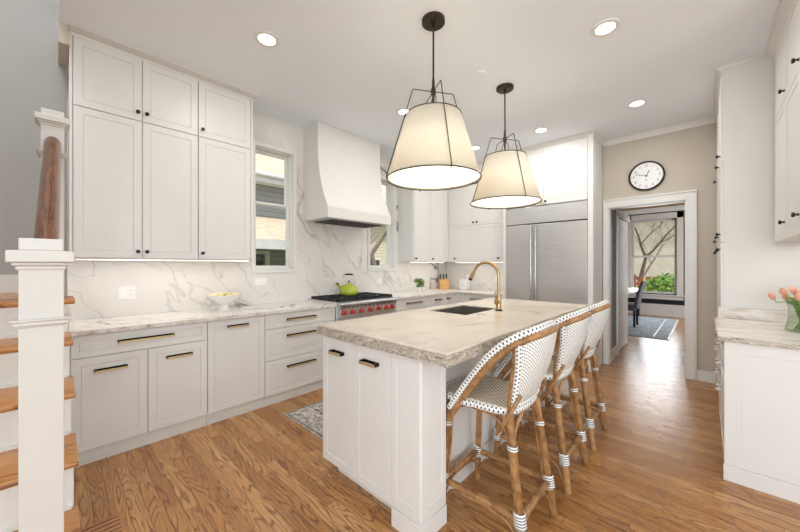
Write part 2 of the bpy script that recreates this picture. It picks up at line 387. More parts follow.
wr = MB(); holed(wr, (2.93, 3.05), .88, 3.7, 0, ZC, [], 'y'); struct('wall_family_room', wr, M['wallw'])
wf = MB(); holed(wf, (-3.7, -3.55), XL-.15, 3.7, 0, ZC, [(-1.1, 3.1, .5, 2.95)], 'y'); struct('wall_front', wf, M['wallw'])
we = MB(); holed(we, (3.55, 3.7), -3.55, 2.93, 0, ZC, [(-1.4, 2.0, .6, 2.8)], 'x'); struct('wall_east', we, M['wallw'])
struct('wall_west', MB().box(XL-.15, XL, -3.55, -1.4, 0, ZC), M['wallw'])
# casing of the doorway
c = MB()
c.box(DX0-.062, DX0, YB-.022, YB, 0, DZ+.09); c.box(DX1, DX1+.085, YB-.022, YB, 0, DZ+.09); c.box(DX0, DX1, YB-.022, YB, DZ, DZ+.09)
c.box(DX0-.062, DX1+.095, YB-.034, YB, DZ+.09, DZ+.112); c.box(DX1+.085, DX1+.097, YB-.03, YB, 0, DZ+.09)
c.box(DX0, DX0+.012, YB-.005, YB+.125, 0, DZ); c.box(DX1-.012, DX1, YB-.005, YB+.125, 0, DZ); c.box(DX0, DX1, YB-.005, YB+.125, DZ-.012, DZ)
struct('trim_2', c, M['trimw'], bevel=.002)
b = MB(); b.box(DX1+.097, .098, YB-.014, YB, 0, .12); b.box(DX1+.097, .098, YB-.02, YB, 0, .03); struct('baseboard_back', b, M['trimw'], bevel=.002)
# crown mouldings
def crown_prof(d=.07, hh=.085): return [(0, 0), (.012, 0), (.018, .02), (d*.55, hh*.62), (d*.85, hh*.86), (d, hh*.88), (d, hh), (0, hh)]
def crown(name, axis, sign, face, a0, a1, z0=ZC-.085, d=.07, hh=.085, m='trimw'):
    mb = MB(); poly = [(face+sign*p[0], z0+p[1]) for p in crown_prof(d, hh)]
    mb.prism(poly, 'y' if axis == 'x' else 'x', a0, a1); return struct(name, mb, M[m], fixn=True, angle=30)
crown('trim_3', 'y', -1, YB, -1.035, .1, d=.05, hh=.06, z0=ZC-.06)
crown('trim_4', 'x', 1, XL, 1.36, 2.13, d=.045, hh=.05, z0=ZC-.05, m='cab')
crown('trim_5', 'x', 1, XL, 3.14, 3.86, d=.045, hh=.05, z0=ZC-.05, m='cab')

# windows in the left wall
def dh_window(name, x, W, meet, outer=.045):
    y0, y1, z0, z1 = W
    c = MB()
    for (a, b_, p, q) in ((y0-outer, y0, z0-outer, z1+outer), (y1, y1+outer, z0-outer, z1+outer), (y0, y1, z1, z1+outer), (y0, y1, z0-outer, z0)):
        c.box(x, x+.028, a, b_, p, q); 
    for (a, b_, p, q) in ((y0, y0+.012, z0, z1), (y1-.012, y1, z0, z1), (y0+.012, y1-.012, z1-.012, z1), (y0+.012, y1-.012, z0, z0+.012)):
        c.box(x-.14, x, a, b_, p, q)
    o = struct(name, c, M['trimw'], bevel=.003)
    s = .028
    for nm, lo, hi, xo in (('upper_sash', meet-.02, z1-.012, x-.10), ('lower_sash', z0+.012, meet+.02, x-.06)):
        f = MB(); A, B = y0+.012, y1-.012
        f.box(xo-.03, xo, A, A+s, lo, hi); f.box(xo-.03, xo, B-s, B, lo, hi); f.box(xo-.03, xo, A+s, B-s, lo, lo+s); f.box(xo-.03, xo, A+s, B-s, hi-s, hi)
        sash = f.build(nm, M['trimw'], o, bevel=.002)
        g = MB().box(xo-.018, xo-.014, A+s, B-s, lo+s, hi-s); g.build('pane', M['glass'], sash)
    return o
dh_window('window_1', XL, W1, 2.08)
dh_window('window_2', XL, W2, 2.08)

# ------------------------------------------------------------------ backsplash (marble facing)
bs = MB()
o_ = .045
holed(bs, (XL+.003, XL+.012), .064, 5.20, .925, ZC-.02, [(W1[0]-o_, W1[1]+o_, W1[2]-o_, W1[3]+o_), (W2[0]-o_, W2[1]+o_, W2[2]-o_, W2[3]+o_)], 'x')
tag(bs.build('backsplash', M['marble']), 'white grey-veined marble slab facing along the range wall around both windows', 'backsplash')
tag(MB().box(XL+.012, -2.245, YB-.012, YB-.003, .925, 1.43).build('backsplash', M['marbleback']), 'white marble backsplash beside the fridge behind the knife block and canister', 'backsplash')

# ------------------------------------------------------------------ stair
RISE, NOSE0, RUN = .1945, -1.25, .292
st = thing('staircase', 'white stair with oak treads climbing beside the tall wall cabinets', 'stairs', (0, 0, 0))
Ye = .052; Yf = -1.25
for k in range(1, 7):
    z = RISE*k; xn = NOSE0-RUN*(k-1); xb = xn-RUN if k < 6 else XL
    r = MB().box(xn-.03, xn-.05, Yf, Ye-.002, z-RISE, z-.03); r.box(xb-.03 if k < 6 else XL+.003, xn-.05, Yf+.003, Ye-.002, 0.001, z-.031)
    r.box(xn-.03, xn-.016, Yf, Ye-.008, z-RISE, z-RISE+.014) if k > 1 else None
    r.build('riser', M['trimw'], st)
    ye = Ye+.012
    t = MB(); rr_ = .015
    prof = [(xb-.03 if k < 6 else XL, z), (xn-rr_, z), (xn-.004, z-.004), (xn, z-.015), (xn-.004, z-.026), (xn-rr_, z-.03), (xb-.03 if k < 6 else XL, z-.03)]
    if k == 6: prof = [(-3.0 if p[0] == XL else p[0], p[1]) for p in prof]; t.box(XL+.003, -2.999, Yf, .046, z-.03, z); ye = .079
    t.prism(prof, 'y', Yf, ye); t.build('tread', M['tread'], st, fixn=True, bevel=.004)
    MB().box(xn-.045, xn-.016, Yf, Ye-.002, z-.046, z-.0305).build('cove_moulding', M['trimw'], st)
tag(MB().box(XL, XL+.014, -1.24, .04, RISE*6, RISE*6+.13).build('baseboard_landing', M['trimw']), kind='structure')
def newel(name, label, xf, zb, zt, yc=-.029):
    w_ = .0955; x0, x1 = xf-w_, xf; y0, y1 = yc-w_/2, yc+w_/2
    n = thing(name, label, 'newel post', (xf-w_/2, yc, zb), group='newel posts of the stair')
    def L(mb): return mb.move((-(xf-w_/2), -yc, -zb))
    L(MB().box(x0, x1, y0, y1, zb, zt-.075)).build('post_shaft', M['newel'], n, bevel=.002)
    c = MB(); 
    def sq(e, za, zb_): c.box(x0-e, x1+e, y0-e, y1+e, za, zb_)
    sq(.006, zt-.085, zt-.072); sq(.014, zt-.072, zt-.062); sq(.024, zt-.062, zt-.026); sq(.0, zt-.026, zt+.012)
    L(c).build('post_cap', M['newel'], n, bevel=.004)
    c = MB(); sq(.005, zt-.262, zt-.256); sq(.012, zt-.256, zt-.243); sq(.018, zt-.243, zt-.236)
    L(c).build('collar_moulding', M['newel'], n, bevel=.003)
    return n
newel('newel_post', 'square white newel post in the left foreground, nearest the camera', -1.5, 0, 1.437)
newel('newel_post', 'white newel post on the stair landing, farther one behind the handrail top', -2.8, RISE*6, 2.27, -.012)
hr = MB(); x0_, z0_, x1_, z1_ = -1.598, 1.235, -2.798, 2.075
prof = []
for k in range(16):
    a = 2*PI*k/16; prof.append((.036*math.cos(a), .042*math.sin(a)+(.008 if math.sin(a) < 0 else 0)))
V = [(x0_, -.029+p[0], z0_+p[1]*1.2) for p in prof]+[(x1_, -.012+p[0], z1_+p[1]*1.2) for p in prof]
hr.add(V, [tuple(range(16))[::-1], tuple(range(16, 32))]+[(i, (i+1) % 16, (i+1) % 16+16, i+16) for i in range(16)])
tag(hr.build('handrail', M['rail'], fixn=True), 'dark brown oak handrail rising between the two white newel posts', 'handrail')

# ------------------------------------------------------------------ cabinet helpers
def pull_mesh(parent, pos, a, n, ln, m=None):
    """bar pull: black backplate and posts, brass bar; a along, n outward"""
    pos, a, n = Vector(pos), Vector(a), Vector(n); z = Vector((0,0,1)); mb = MB()
    mb.obox(pos-a*ln/2-z*.004, a*ln, n*.004, z*.016, 0)
    for s in (-1, 1): mb.obox(pos+a*(s*(ln/2-.008)-.006)-z*.008, a*.012, n*.030, z*.018, 0)
    mb.obox(pos-a*(ln/2-.004)-z*.009+n*.026, a*(ln-.008), n*.012, z*.013, 1)
    return mb.build('pull', [m or M['black'], m or M['brass']], parent, bevel=.001, fixn=True)
def knob_mesh(parent, pos, n):
    pos, n = Vector(pos), Vector(n); mb = MB()
    P = [pos+n*d for d in (0, .003, .0031, .014, .016, .026, .029)]; mb.tube(P, [.010, .010, .006, .006, .0135, .015, .011], 14)
    return mb.build('knob', M['knob'], parent, fixn=True)
def front(parent, kind, o, a, n, wd, h, pull=None, knob=None, ins=.05):
    d = MB().panel(o, a, n, wd, h, ins=min(ins, h*.26)).build(kind, M['cab'], parent, angle=20)
    o, a, n = Vector(o), Vector(a), Vector(n)
    if pull: pull_mesh(d, o+a*pull[0]+Vector((0,0,pull[1]))+n*.02, a, n, pull[2], pull[3] if len(pull) > 3 else None)
    if knob: 
        for kx in (knob if isinstance(knob, list) else [knob]): knob_mesh(d, o+a*kx[0]+Vector((0,0,kx[1]))+n*.02, n)
    return d
YD = Vector((0,1,0)); XD = Vector((1,0,0))
XB = -3.065   # base face plane (door front)
G = .0025
CT = .925
def base_left(label, y0, y1, fronts, group='base cabinets along the range wall', toe=True):
    t = thing('base_cabinet', label, 'cabinet', (0,0,0), group=group)
    b = MB(); b.box(XL+.003, XB-.02, y0+.001, y1-.001, .095, CT-.032); b.build('body', M['cab'], t)
    MB().box(XL+.003, XB-.028, y0+.001, y1-.001, 0, .095).build('toe_kick', M['cab'], t)
    for f in fronts:
        kind, a0, a1, z0, z1 = f[:5]
        p = (((f[5][0])-(a0+G)), f[5][1]-(z0+G), f[5][2]) if f[5] else None
        front(t, kind, (XB-.02, a0+G, z0+G), YD, XD, a1-a0-2*G, z1-z0-2*G, pull=p)
    return t
base_left('base cabinet beside the stair with one wide drawer over two doors', .054, .882, [
    ('drawer', .066, .882, .735, .89, (.475, .818, .34)), ('door', .066, .478, .1, .735, (.27, .635, .18)), ('door', .478, .882, .1, .735, (.68, .645, .18))])
base_left('narrow full-height single door base cabinet under the pedestal bowl', .882, 1.372, [('door', .882, 1.372, .1, .89, (1.127, .822, .18))])
base_left('three drawer base cabinet just left of the range', 1.372, 2.185, [
    ('drawer', 1.372, 2.185, .742, .89, (1.76, .818, .33)), ('drawer', 1.372, 2.185, .435, .742, (1.76, .655, .33)), ('drawer', 1.372, 2.185, .1, .435, (1.76, .345, .33))])
base_left('drawer base cabinet just right of the range', 3.142, 3.95, [
    ('drawer', 3.142, 3.95, .742, .89, (3.56, .818, .33)), ('drawer', 3.142, 3.95, .435, .742, (3.56, .655, .33)), ('drawer', 3.142, 3.95, .1, .435, (3.56, .345, .33))])
base_left('small drawer base cabinet below the green potted plant', 3.95, 4.30, [
    ('drawer', 3.95, 4.30, .742, .89, (4.13, .818, .16)), ('door', 3.95, 4.30, .1, .742, None)])
base_left('narrowest drawer base cabinet in the corner by the knife block', 4.30, 4.60, [
    ('drawer', 4.30, 4.54, .742, .89, (4.42, .818, .10)), ('door', 4.30, 4.54, .1, .742, None)])
# back wall base
BY = 4.60
tag(MB().box(XB-.022, XB, 4.543, BY+.0, .1, CT-.033).box(XB, -2.955, BY, BY+.019, .1, CT-.033).build('corner_filler', M['cab']), 'white filler strip in the inside corner of the base cabinets below the knife block', 'filler strip')
t = thing('base_cabinet', 'base cabinet with drawer against the fridge side, below the white canister', 'cabinet', (0,0,0))
MB().box(XB+.0, -2.245, BY+.02, YB-.003, .095, CT-.032).build('body', M['cab'], t); MB().box(XB, -2.245, BY+.028, YB-.003, 0, .095).build('toe_kick', M['cab'], t)
front(t, 'drawer', (-2.95, BY+.02, .744), XD, -YD, .70, .144, pull=(.35, .075, .33))
front(t, 'door', (-2.95, BY+.02, .102), XD, -YD, .347, .636, knob=(.31, .6)); front(t, 'door', (-2.597, BY+.02, .102), XD, -YD, .347, .636, knob=(.035, .6))

# worktops
def slab(mb, x0, x1, y0, y1, z0, z1): mb.box(x0, x1, y0, y1, z0, z1)
def slabmat(mb_fn, name, label, cat='worktop', mats=('marble', 'granite'), **k):
    mb = mb_fn(MB()); 
    o = mb.build(name, [M[m] for m in mats], bevel=.003, **k)
    for p in o.data.polygons:
        if abs(p.normal.z) < .5: p.material_index = 1
    return tag(o, label, cat)
slabmat(lambda m: m.box(XL+.012, XB+.03, .062, 2.187, CT-.032, CT), 'worktop', 'pale stone worktop left of the range, under the tall wall cabinets')
slabmat(lambda m: m.prism([(XL+.012, 3.140), (XB+.03, 3.140), (XB+.03, BY-.03), (-2.245, BY-.03), (-2.245, YB-.012), (XL+.012, YB-.012)], 'z', CT-.032, CT), 'worktop', 'L-shaped pale worktop from the range round to the fridge', fixn=True)
tag(MB().box(XL+.012, XB+.03, .0475, .0615, CT-.032, CT+.10).build('side_splash', M['granite']), 'small stone upstand at the stair end of the long worktop', 'upstand')

# wall cabinets, left
XU = -3.34; UZ = 1.42
def wall_left(label, y0, y1, doors, z0=UZ, z1=3.035, group='tall wall cabinets on the range wall'):
    t = thing('wall_cabinet', label, 'cabinet', (0,0,0), group=group)
    MB().box(XL+.013, XU-.02, y0, y1, z0+.004, 3.045).build('body', M['cab'], t)
    for (a0, a1, b0, b1, kn) in doors:
        front(t, 'door', (XU-.02, a0+G, b0+G), YD, XD, a1-a0-2*G, b1-b0-2*G, knob=[(k[0]-(a0+G), k[1]-(b0+G)) for k in kn], ins=.052)
    return t
SP = 2.535
wc1 = wall_left('widest wall cabinet beside the stair, four doors in two tiers', .068, .884, [
    (.085, .484, UZ, SP, [(.455, 1.475)]), (.085, .484, SP, 3.035, [(.455, 2.6)]), (.484, .884, UZ, SP, [(.513, 1.475)]), (.484, .884, SP, 3.035, [(.513, 2.6)])])
MB().box(XU-.035, XU, .067, .083, UZ, 3.04).build('end_stile', M['trimw'], wc1)
wc2 = wall_left('wall cabinet beside the left window, two stacked single doors', .886, 1.372, [
    (.886, 1.352, UZ, SP, [(.918, 1.475)]), (.886, 1.352, SP, 3.035, [(.918, 2.6)])])
MB().box(XU-.035, XU, 1.355, 1.372, UZ, 3.03).build('end_stile', M['trimw'], wc2)
crown('trim_6', 'x', 1, XU-.02, .067, 1.40, z0=3.037, d=.10, hh=.033, m='cab')
wc3 = wall_left('corner wall cabinet right of the second window, beside the range hood', 3.86, 4.80, [
    (3.88, 4.31, UZ, 3.02, [(3.91, 1.47)]), (4.31, 4.72, UZ, 3.02, [(4.345, 1.47)])], group=None)
t = thing('wall_cabinet', 'wall cabinet left of the fridge, wide flap door under a pair of doors', 'cabinet')
UY = 4.82
MB().box(XU, -2.245, UY+.02, YB-.001, UZ+.004, 3.045).build('body', M['cab'], t)
MB().box(XL+.013, XU, 4.801, YB-.001, UZ+.004, 3.045).build('corner_filler', M['cab'], t)
front(t, 'door', (-3.335, UY+.02, UZ+G), XD, -YD, 1.07, .61, knob=[(.13, .055), (.95, .055)])
front(t, 'door', (-3.335, UY+.02, UZ+.615), XD, -YD, .533, .985, knob=[(.50, .05)]); front(t, 'door', (-2.799, UY+.02, UZ+.615), XD, -YD, .533, .985, knob=[(.033, .05)])
# under-cabinet LED strips
def led(label, x0, x1, y0, y1, z=UZ, e=2.2):
    t = thing('under_cabinet_light', label, 'light strip', ((x0+x1)/2, (y0+y1)/2, z), group='light strips under the wall cabinets')
    hx, hy = (x1-x0)/2, (y1-y0)/2
    MB().box(-hx, hx, -hy, hy, -.010, .004).build('housing', M['trimw'], t)
    MB().box(-hx+.004, hx-.004, -hy+.004, hy-.004, -.014, -.010).build('lens', M['led'], t)
    l = lamp('strip_light', 'AREA', (0, 0, -.02), e*.3, (1, .96, .9), shape='RECTANGLE', size=hx*2, size_y=hy*2); l.parent = t
led('long glowing light strip under the wall cabinets beside the stair', XU-.10, XU-.07, .10, 1.36, e=4.2)
led('glowing light strip under the corner wall cabinet', XU-.10, XU-.07, 3.88, 4.78, e=2.6)
led('glowing light strip under the flap-door wall cabinet by the fridge', -3.25, -2.27, UY+.08, UY+.11, e=2.6)

# ------------------------------------------------------------------ range hood
t = thing('range_hood', 'plastered flared range hood between the two windows', 'range hood')
HY0, HY1 = 2.13, 3.14
hp = [(XL+.013, 1.93), (XL+.013, ZC-.001), (-3.335, ZC-.001), (-3.335, 2.75), (-3.325, 2.6), (-3.30, 2.45), (-3.262, 2.32), (-3.215, 2.2), (-3.165, 2.10), (-3.13, 2.035), (-3.13, 1.915), (-3.155, 1.915), (-3.155, 1.93)]
MB().prism(hp, 'y', HY0, HY1).build('hood_body', M['hood'], t, fixn=True, angle=50, bevel=.003)
MB().box(-3.1299, -3.126, HY0-.003, HY1+.003, 1.914, 2.035).box(-3.6, -3.1299, HY0-.003, HY0, 1.914, 2.035).build('lower_band', M['hood'], t, bevel=.001)
m = MB().box(-3.60, -3.17, HY0+.06, HY1-.06, 1.905, 1.931); m.build('liner', M['steel'], t)
m = MB(); 
for k in range(26): m.box(-3.56, -3.20, HY0+.09+k*.032, HY0+.108+k*.032, 1.895, 1.906)
m.build('baffle_filter', M['slot'], t)

# ------------------------------------------------------------------ range
t = thing('range', 'stainless six-burner gas range with red knobs under the hood', 'range', (0,0,0))
RY0, RY1 = 2.192, 3.135
MB().box(XL+.013, -3.06, RY0, RY1, .08, .90).build('body', M['steel'], t, bevel=.003)
MB().box(-3.60, -3.10, RY0+.03, RY1-.03, 0, .08).build('toe_kick', M['blackmatte'], t)
MB().prism([(-3.06, .895), (-2.985, .895), (-2.97, .905), (-2.97, .922), (-2.985, .935), (-3.06, .94), (XL+.013, .94), (XL+.013, .895)], 'y', RY0, RY1).build('top_ledge', M['steel'], t, fixn=True)
cp = MB().prism([(-3.06, .755), (-3.015, .755), (-3.0, .885), (-3.06, .895)], 'y', RY0+.02, RY1-.02).build('control_panel', M['steel'], t, fixn=True)
for k in range(14): MB().box(-3.002, -2.996, RY0+.05+k*.0645, RY0+.088+k*.0645, .868, .880).build('vent_slot', M['slot'], cp)
for i, y in enumerate((2.243, 2.365, 2.50, 2.64, 2.78, 2.91, 3.02)):
    k = MB(); P = [(-3.008+d, y, .823+d*.05) for d in (0, .004, .0045, .010, .012, .048, .052)]; k.tube(P, [.034, .034, .030, .030, .029, .026, .022], 20, mi=1)
    k.v = k.v; n0 = len(k.f); k.m = [1 if j < 3*20 else 0 for j in range(n0)]
    k.box(-2.958, -2.952, y-.004, y+.004, .83, .85, 1)
    k.build('burner_knob', [M['red'], M['steel']], t, fixn=True)
od = MB().box(-3.06, -3.03, RY0+.01, RY1-.01, .20, .735).build('oven_door', M['steel'], t, bevel=.004)
MB().tube([(-2.975, RY0+.05, .68), (-2.975, RY1-.05, .68)], .014, 12).build('handle', M['steel'], od)
MB().box(-3.031, -3.027, RY0+.2, RY1-.2, .32, .58).build('oven_window', M['darkglass'], od)
MB().box(XL+.05, -3.07, RY0+.02, RY1-.02, .94, .948).build('cooktop_pan', M['blackmatte'], t)
for j in range(3):
    ya = RY0+.022+j*.301; yb = ya+.297; g = MB(); xa, xb = XL+.06, -3.075; zz = .955; zt = .972
    for (p, q, r_, s_) in ((xa, xb, ya, ya+.014), (xa, xb, yb-.014, yb), (xa, xa+.014, ya, yb), (xb-.014, xb, ya, yb), ((xa+xb)/2-.007, (xa+xb)/2+.007, ya, yb)): g.box(p, q, r_, s_, zz, zt)
    for cx in ((xa*.75+xb*.25), (xa*.25+xb*.75)):
        cy = (ya+yb)/2
        for k in range(8):
            a = PI*k/4; r0, r1 = .03, (.135 if k % 2 == 0 else .18)
            d = Vector((math.cos(a), math.sin(a), 0)); nn = Vector((-d.y, d.x, 0)); o = Vector((cx, cy, zz))+d*r0-nn*.005
            g.obox(o, d*(r1-r0), nn*.01, Vector((0,0,zt-zz)))
    for cx in (xa+.007, xb-.007):
        for cy in (ya+.007, yb-.007): g.box(cx-.006, cx+.006, cy-.006, cy+.006, .948, zz)
    g.build('grate', M['blackmatte'], t, fixn=True)
    for cx in ((xa*.75+xb*.25), (xa*.25+xb*.75)):
        MB().lathe([(.055, .948), (.05, .956), (.034, .957), (.034, .965), (.0, .966)], 20, (cx, (ya+yb)/2, 0)).build('burner', M['blackmatte'], t)
# kettle
k = thing('kettle', 'lime green kettle with black handle on the range', 'kettle', (-3.48, 2.70, .972), 3.75)
K = 1.22
MB().lathe([(0, 0), (.088*K, 0), (.097*K, .012*K), (.098*K, .035*K), (.088*K, .07*K), (.066*K, .097*K), (.042*K, .112*K), (.038*K, .114*K)], 32).build('kettle_body', M['lime'], k)
MB().lathe([(.040*K, .1135*K), (.038*K, .118*K), (.02*K, .126*K), (.0, .128*K)], 24).build('lid', M['lime'], k)
MB().lathe([(.006, .127*K), (.006, .135*K), (.012, .14*K), (.013, .148*K), (0, .155*K)], 16).build('lid_knob', M['black'], k)
MB().tube([(.07*K, 0, .06*K), (.105*K, 0, .085*K), (.125*K, 0, .108*K)], [.024, .018, .015], 14).build('spout', M['lime'], k)
MB().tube([(.125*K, 0, .108*K), (.137*K, 0, .124*K)], [.017, .016], 14).build('whistle', M['black'], k)
hp_ = smooth([(.055*K, 0, .10*K), (.07*K, 0, .16*K), (.052*K, 0, .215*K), (-.052*K, 0, .215*K), (-.07*K, 0, .16*K), (-.055*K, 0, .10*K)], 6)
hk = MB().tube(hp_, .0045, 8).build('handle', M['nickel'], k)
MB().tube([(.042*K, 0, .219*K), (0, 0, .222*K), (-.042*K, 0, .219*K)], [.010, .0115, .010], 12).build('handle_grip', M['black'], hk)

# ------------------------------------------------------------------ fridge
FYf = 4.68
t = thing('refrigerator', 'built-in stainless side-by-side refrigerator with a vented top grille', 'refrigerator')
FA, FM, FB = -2.20, -1.775, -1.095
MB().box(FA, FB, FYf+.03, YB-.001, .0, 2.205).build('body', M['steel'], t)
MB().box(FA+.004, FB-.004, FYf+.005, FYf+.03, 1.965, 2.20).build('grille_panel', M['steel'], t, bevel=.003)
MB().box(FA+.004, FB-.004, FYf+.028, FYf+.031, 1.945, 1.965).build('shadow_gap', M['slot'], t)
for (a, b_) in ((FA+.004, FM-.004), (FM+.004, FB-.004)):
    d = MB().box(a, b_, FYf, FYf+.03, .09, 1.948).build('door', M['steel'], t, bevel=.004)
    hx = b_-.028 if a < -2 else a+.028
    hm = MB().tube([(hx, FYf-.045, .35), (hx, FYf-.045, 1.93)], .013, 12)
    for zz in (.42, 1.86): hm.tube([(hx, FYf-.045, zz), (hx, FYf, zz)], .008, 10)
    hm.build('handle', M['nickel'], d)
MB().box(FA, FB, FYf+.02, FYf+.03, 0, .085).build('toe_grille', M['slot'], t)
t = thing('wall_cabinet', 'pair of tall cabinet doors above the stainless refrigerator', 'cabinet')
MB().box(FA, FB, FYf+.02, YB-.001, 2.21, 3.045).build('body', M['cab'], t)
FMid = (FA+FB)/2
front(t, 'door', (FA+.003, FYf+.02, 2.215), XD, -YD, FMid-FA-.005, .79, knob=[(FMid-FA-.035, .04)]); front(t, 'door', (FMid+.002, FYf+.02, 2.215), XD, -YD, FB-FMid-.005, .79, knob=[(.03, .04)])
t = thing('end_panel', 'tall white panel closing the right side of the refrigerator', 'panel')
m = MB().box(FB+.001, -1.034, FYf, YB-.035, 0, 3.05); m.build('panel', M['cab'], t, bevel=.002)
m = MB().box(-1.034, -1.030, FYf+.05, YB-.09, .2, 2.17).box(-1.034, -1.030, FYf+.05, YB-.09, 2.23, 2.95); m.build('applied_moulding', M['cab'], t, bevel=.002)
tag(MB().box(-2.2445, FA-.001, FYf, YB-.001, 0, 3.05).build('end_panel', M['cab'], bevel=.002), 'narrow white panel on the left side of the refrigerator', 'panel')
crown('trim_7', 'y', -1, FYf+.02, -2.245, -1.03, z0=3.02, d=.05, hh=.05, m='cab')
crown('trim_8', 'x', 1, -1.034, FYf-.03, YB-.0, z0=3.01, d=.03, hh=.06, m='cab')
crown('trim_9', 'y', -1, UY+.02, -3.35, -2.245, z0=3.03, d=.05, hh=.04, m='cab')
crown('trim_10', 'x', 1, XU-.02, 3.84, 4.82, z0=3.03, d=.05, hh=.04, m='cab')

# ------------------------------------------------------------------ island
IZ = .976
t = thing('kitchen_island', 'white island base with two doors on its near end', 'island')
ix0, ix1, iy0, iy1 = -1.84, -1.13, 1.23, 3.52
cm = MB(); cm.box(ix0+.0, ix1, iy0, iy1, .095, IZ-.064) 
SX0, SX1, SY0, SY1 = -1.74, -1.36, 2.20, 2.76
cm = MB(); zc_ = .60
cm.box(ix0, ix1, iy0, iy1, .095, zc_)
holedone = [(ix0, SX0-.02, iy0, iy1), (SX1+.02, ix1, iy0, iy1), (SX0-.02, SX1+.02, iy0, SY0-.02), (SX0-.02, SX1+.02, SY1+.02, iy1)]
for q in holedone: cm.box(*q, zc_, IZ-.064)
cm.build('carcass', M['cab'], t)
MB().box(ix0+.06, ix1-.001, iy0+.06, iy1-.06, 0, .095).build('toe_kick', M['cab'], t)
front(t, 'door', (ix0+.002, iy0, .10), XD, -YD, .322, .81, pull=(.17, .72, .125)); front(t, 'door', (ix0+.328, iy0, .10), XD, -YD, .312, .81, pull=(.15, .72, .135))
for (ya, yb, sgn) in ((1.21, 1.42, -1), (3.33, 3.54, 1)):
    p = MB(); p.box(-1.198, -1.0, ya, yb, .10, IZ-.064); pil = p.build('corner_pillar', M['cab'], t, bevel=.002)
    pl = MB(); pl.box(-1.198, -.997, ya-.003, yb+.003, 0, .097); pl.build('plinth', M['cab'], pil, bevel=.002)
    for zz in (0,):
        q = MB(); q.panel((-1.196, ya+.001, .13) if sgn < 0 else (-1.002, yb-.001, .13), XD if sgn < 0 else -XD, -YD if sgn < 0 else YD, .192, .76, th=.004, ins=.035, rec=.004)
        q.panel((-1.001, ya+.004, .13), YD, XD, yb-ya-.008, .76, th=.004, ins=.035, rec=.004); q.build('applied_panel', M['cab'], pil, angle=20)
sp = MB()
for k in range(3): sp.panel((ix1-.002, 1.425+k*.634, .12), YD, XD, .630, .78, th=.012, ins=.06, rec=.006)
sp.box(ix1-.003, ix1+.014, 1.425, 3.325, 0, .115); sp.build('seating_side_panel', M['cab'], t, angle=20)
bp_ = MB()
for k in range(3): front(t, 'door', (ix0, iy0+.02+(k+1)*.75, .10), -YD, -XD, .745, .81, pull=(.37, .72, .3))
# island top: stepped stone edge with a sink cut-out
def ring_box(mb, X0, X1, Y0, Y1, z0, z1):
    mb.box(X0, SX0, Y0, Y1, z0, z1); mb.box(SX1, X1, Y0, Y1, z0, z1); mb.box(SX0, SX1, Y0, SY0, z0, z1); mb.box(SX0, SX1, SY1, Y1, z0, z1)
def frame_mesh(mb, X0, X1, Y0, Y1, z0, z1, hx0, hx1, hy0, hy1):
    V = []
    for z in (z0, z1): V += [(X0,Y0,z),(X1,Y0,z),(X1,Y1,z),(X0,Y1,z),(hx0,hy0,z),(hx1,hy0,z),(hx1,hy1,z),(hx0,hy1,z)]
    F = []
    for k in range(4):
        q = (k+1) % 4
        F += [(8+k, 8+q, 12+q, 12+k), (k, 4+k, 4+q, q), (k, q, 8+q, 8+k), (4+k, 12+k, 12+q, 4+q)]
    return mb.add(V, F)
m = MB(); frame_mesh(m, -1.862, -.822, 1.178, 3.60, IZ-.063, IZ-.014, SX0-.03, SX1+.03, SY0-.03, SY1+.03)
tp = thing('island_worktop', 'thick taupe quartzite island top with stepped edge and undermount sink cut-out', 'worktop')
o = m.build('lower_slab', [M['edge'], M['quartz']], tp, bevel=.003, fixn=True)
for p in o.data.polygons:
    if SX0-.04 < p.center.x < SX1+.04 and SY0-.04 < p.center.y < SY1+.04: p.material_index = 1
m = MB(); frame_mesh(m, -1.852, -.832, 1.188, 3.59, IZ-.0138, IZ, SX0, SX1, SY0, SY1)
o = m.build('upper_slab', [M['quartz'], M['quartz']], tp, bevel=.003, fixn=True)
# sink
t = thing('sink', 'undermount stainless sink basin in the island top', 'sink')
sd = MB(); e = .012; zb_ = .72
def basin(ix, z): return [(SX0-ix, SY0-ix, z), (SX1+ix, SY0-ix, z), (SX1+ix, SY1+ix, z), (SX0-ix, SY1+ix, z)]
V = basin(.018, IZ-.0155)+basin(.002, IZ-.0155)+basin(0, zb_+.01)+basin(-.02, zb_)
F = []
for r in range(3):
    for k in range(4): q = (k+1) % 4; F.append((r*4+k, r*4+4+k, r*4+4+q, r*4+q))
F.append((12, 13, 14, 15)); sd.add(V, F); sd.build('basin', M['sinksteel'], t, solid=.002)
MB().lathe([(.0, zb_+.003), (.03, zb_+.003), (.042, zb_+.002), (.045, zb_+.0015)], 24, ((SX0+SX1)/2, (SY0+SY1)/2+.05, 0)).build('drain', M['nickel'], t)
# faucet
fx, fy = -1.285, 2.60
t = thing('faucet', 'brass gooseneck pull-down faucet beside the island sink', 'faucet', (fx, fy, IZ))
MB().lathe([(.030, 0), (.030, .010), (.026, .012)], 24).build('base_ring', M['black'], t)
MB().lathe([(.022, .012), (.022, .125), (.0165, .135), (.0165, .14)], 24).build('faucet_body', M['brassdeep'], t)
R_ = .122; H_ = .292
path = [(0, 0, .13), (0, 0, .2), (0, 0, H_-.02)]+[(-R_+R_*math.cos(a), 0, H_+R_*math.sin(a)) for a in [PI*k/16 for k in range(0, 15)]]
MB().tube(path, .0125, 14).build('gooseneck', M['brassdeep'], t)
ex, ez = path[-1][0], path[-1][2]; dx, dz = path[-1][0]-path[-2][0], path[-1][2]-path[-2][2]; L_ = math.hypot(dx, dz); dx /= L_; dz /= L_
sh_ = MB().tube([(ex+dx*d, 0, ez+dz*d) for d in (0, .004, .03, .075)], [.0135, .015, .0155, .0175], 16).build('spray_head', M['brassdeep'], t)
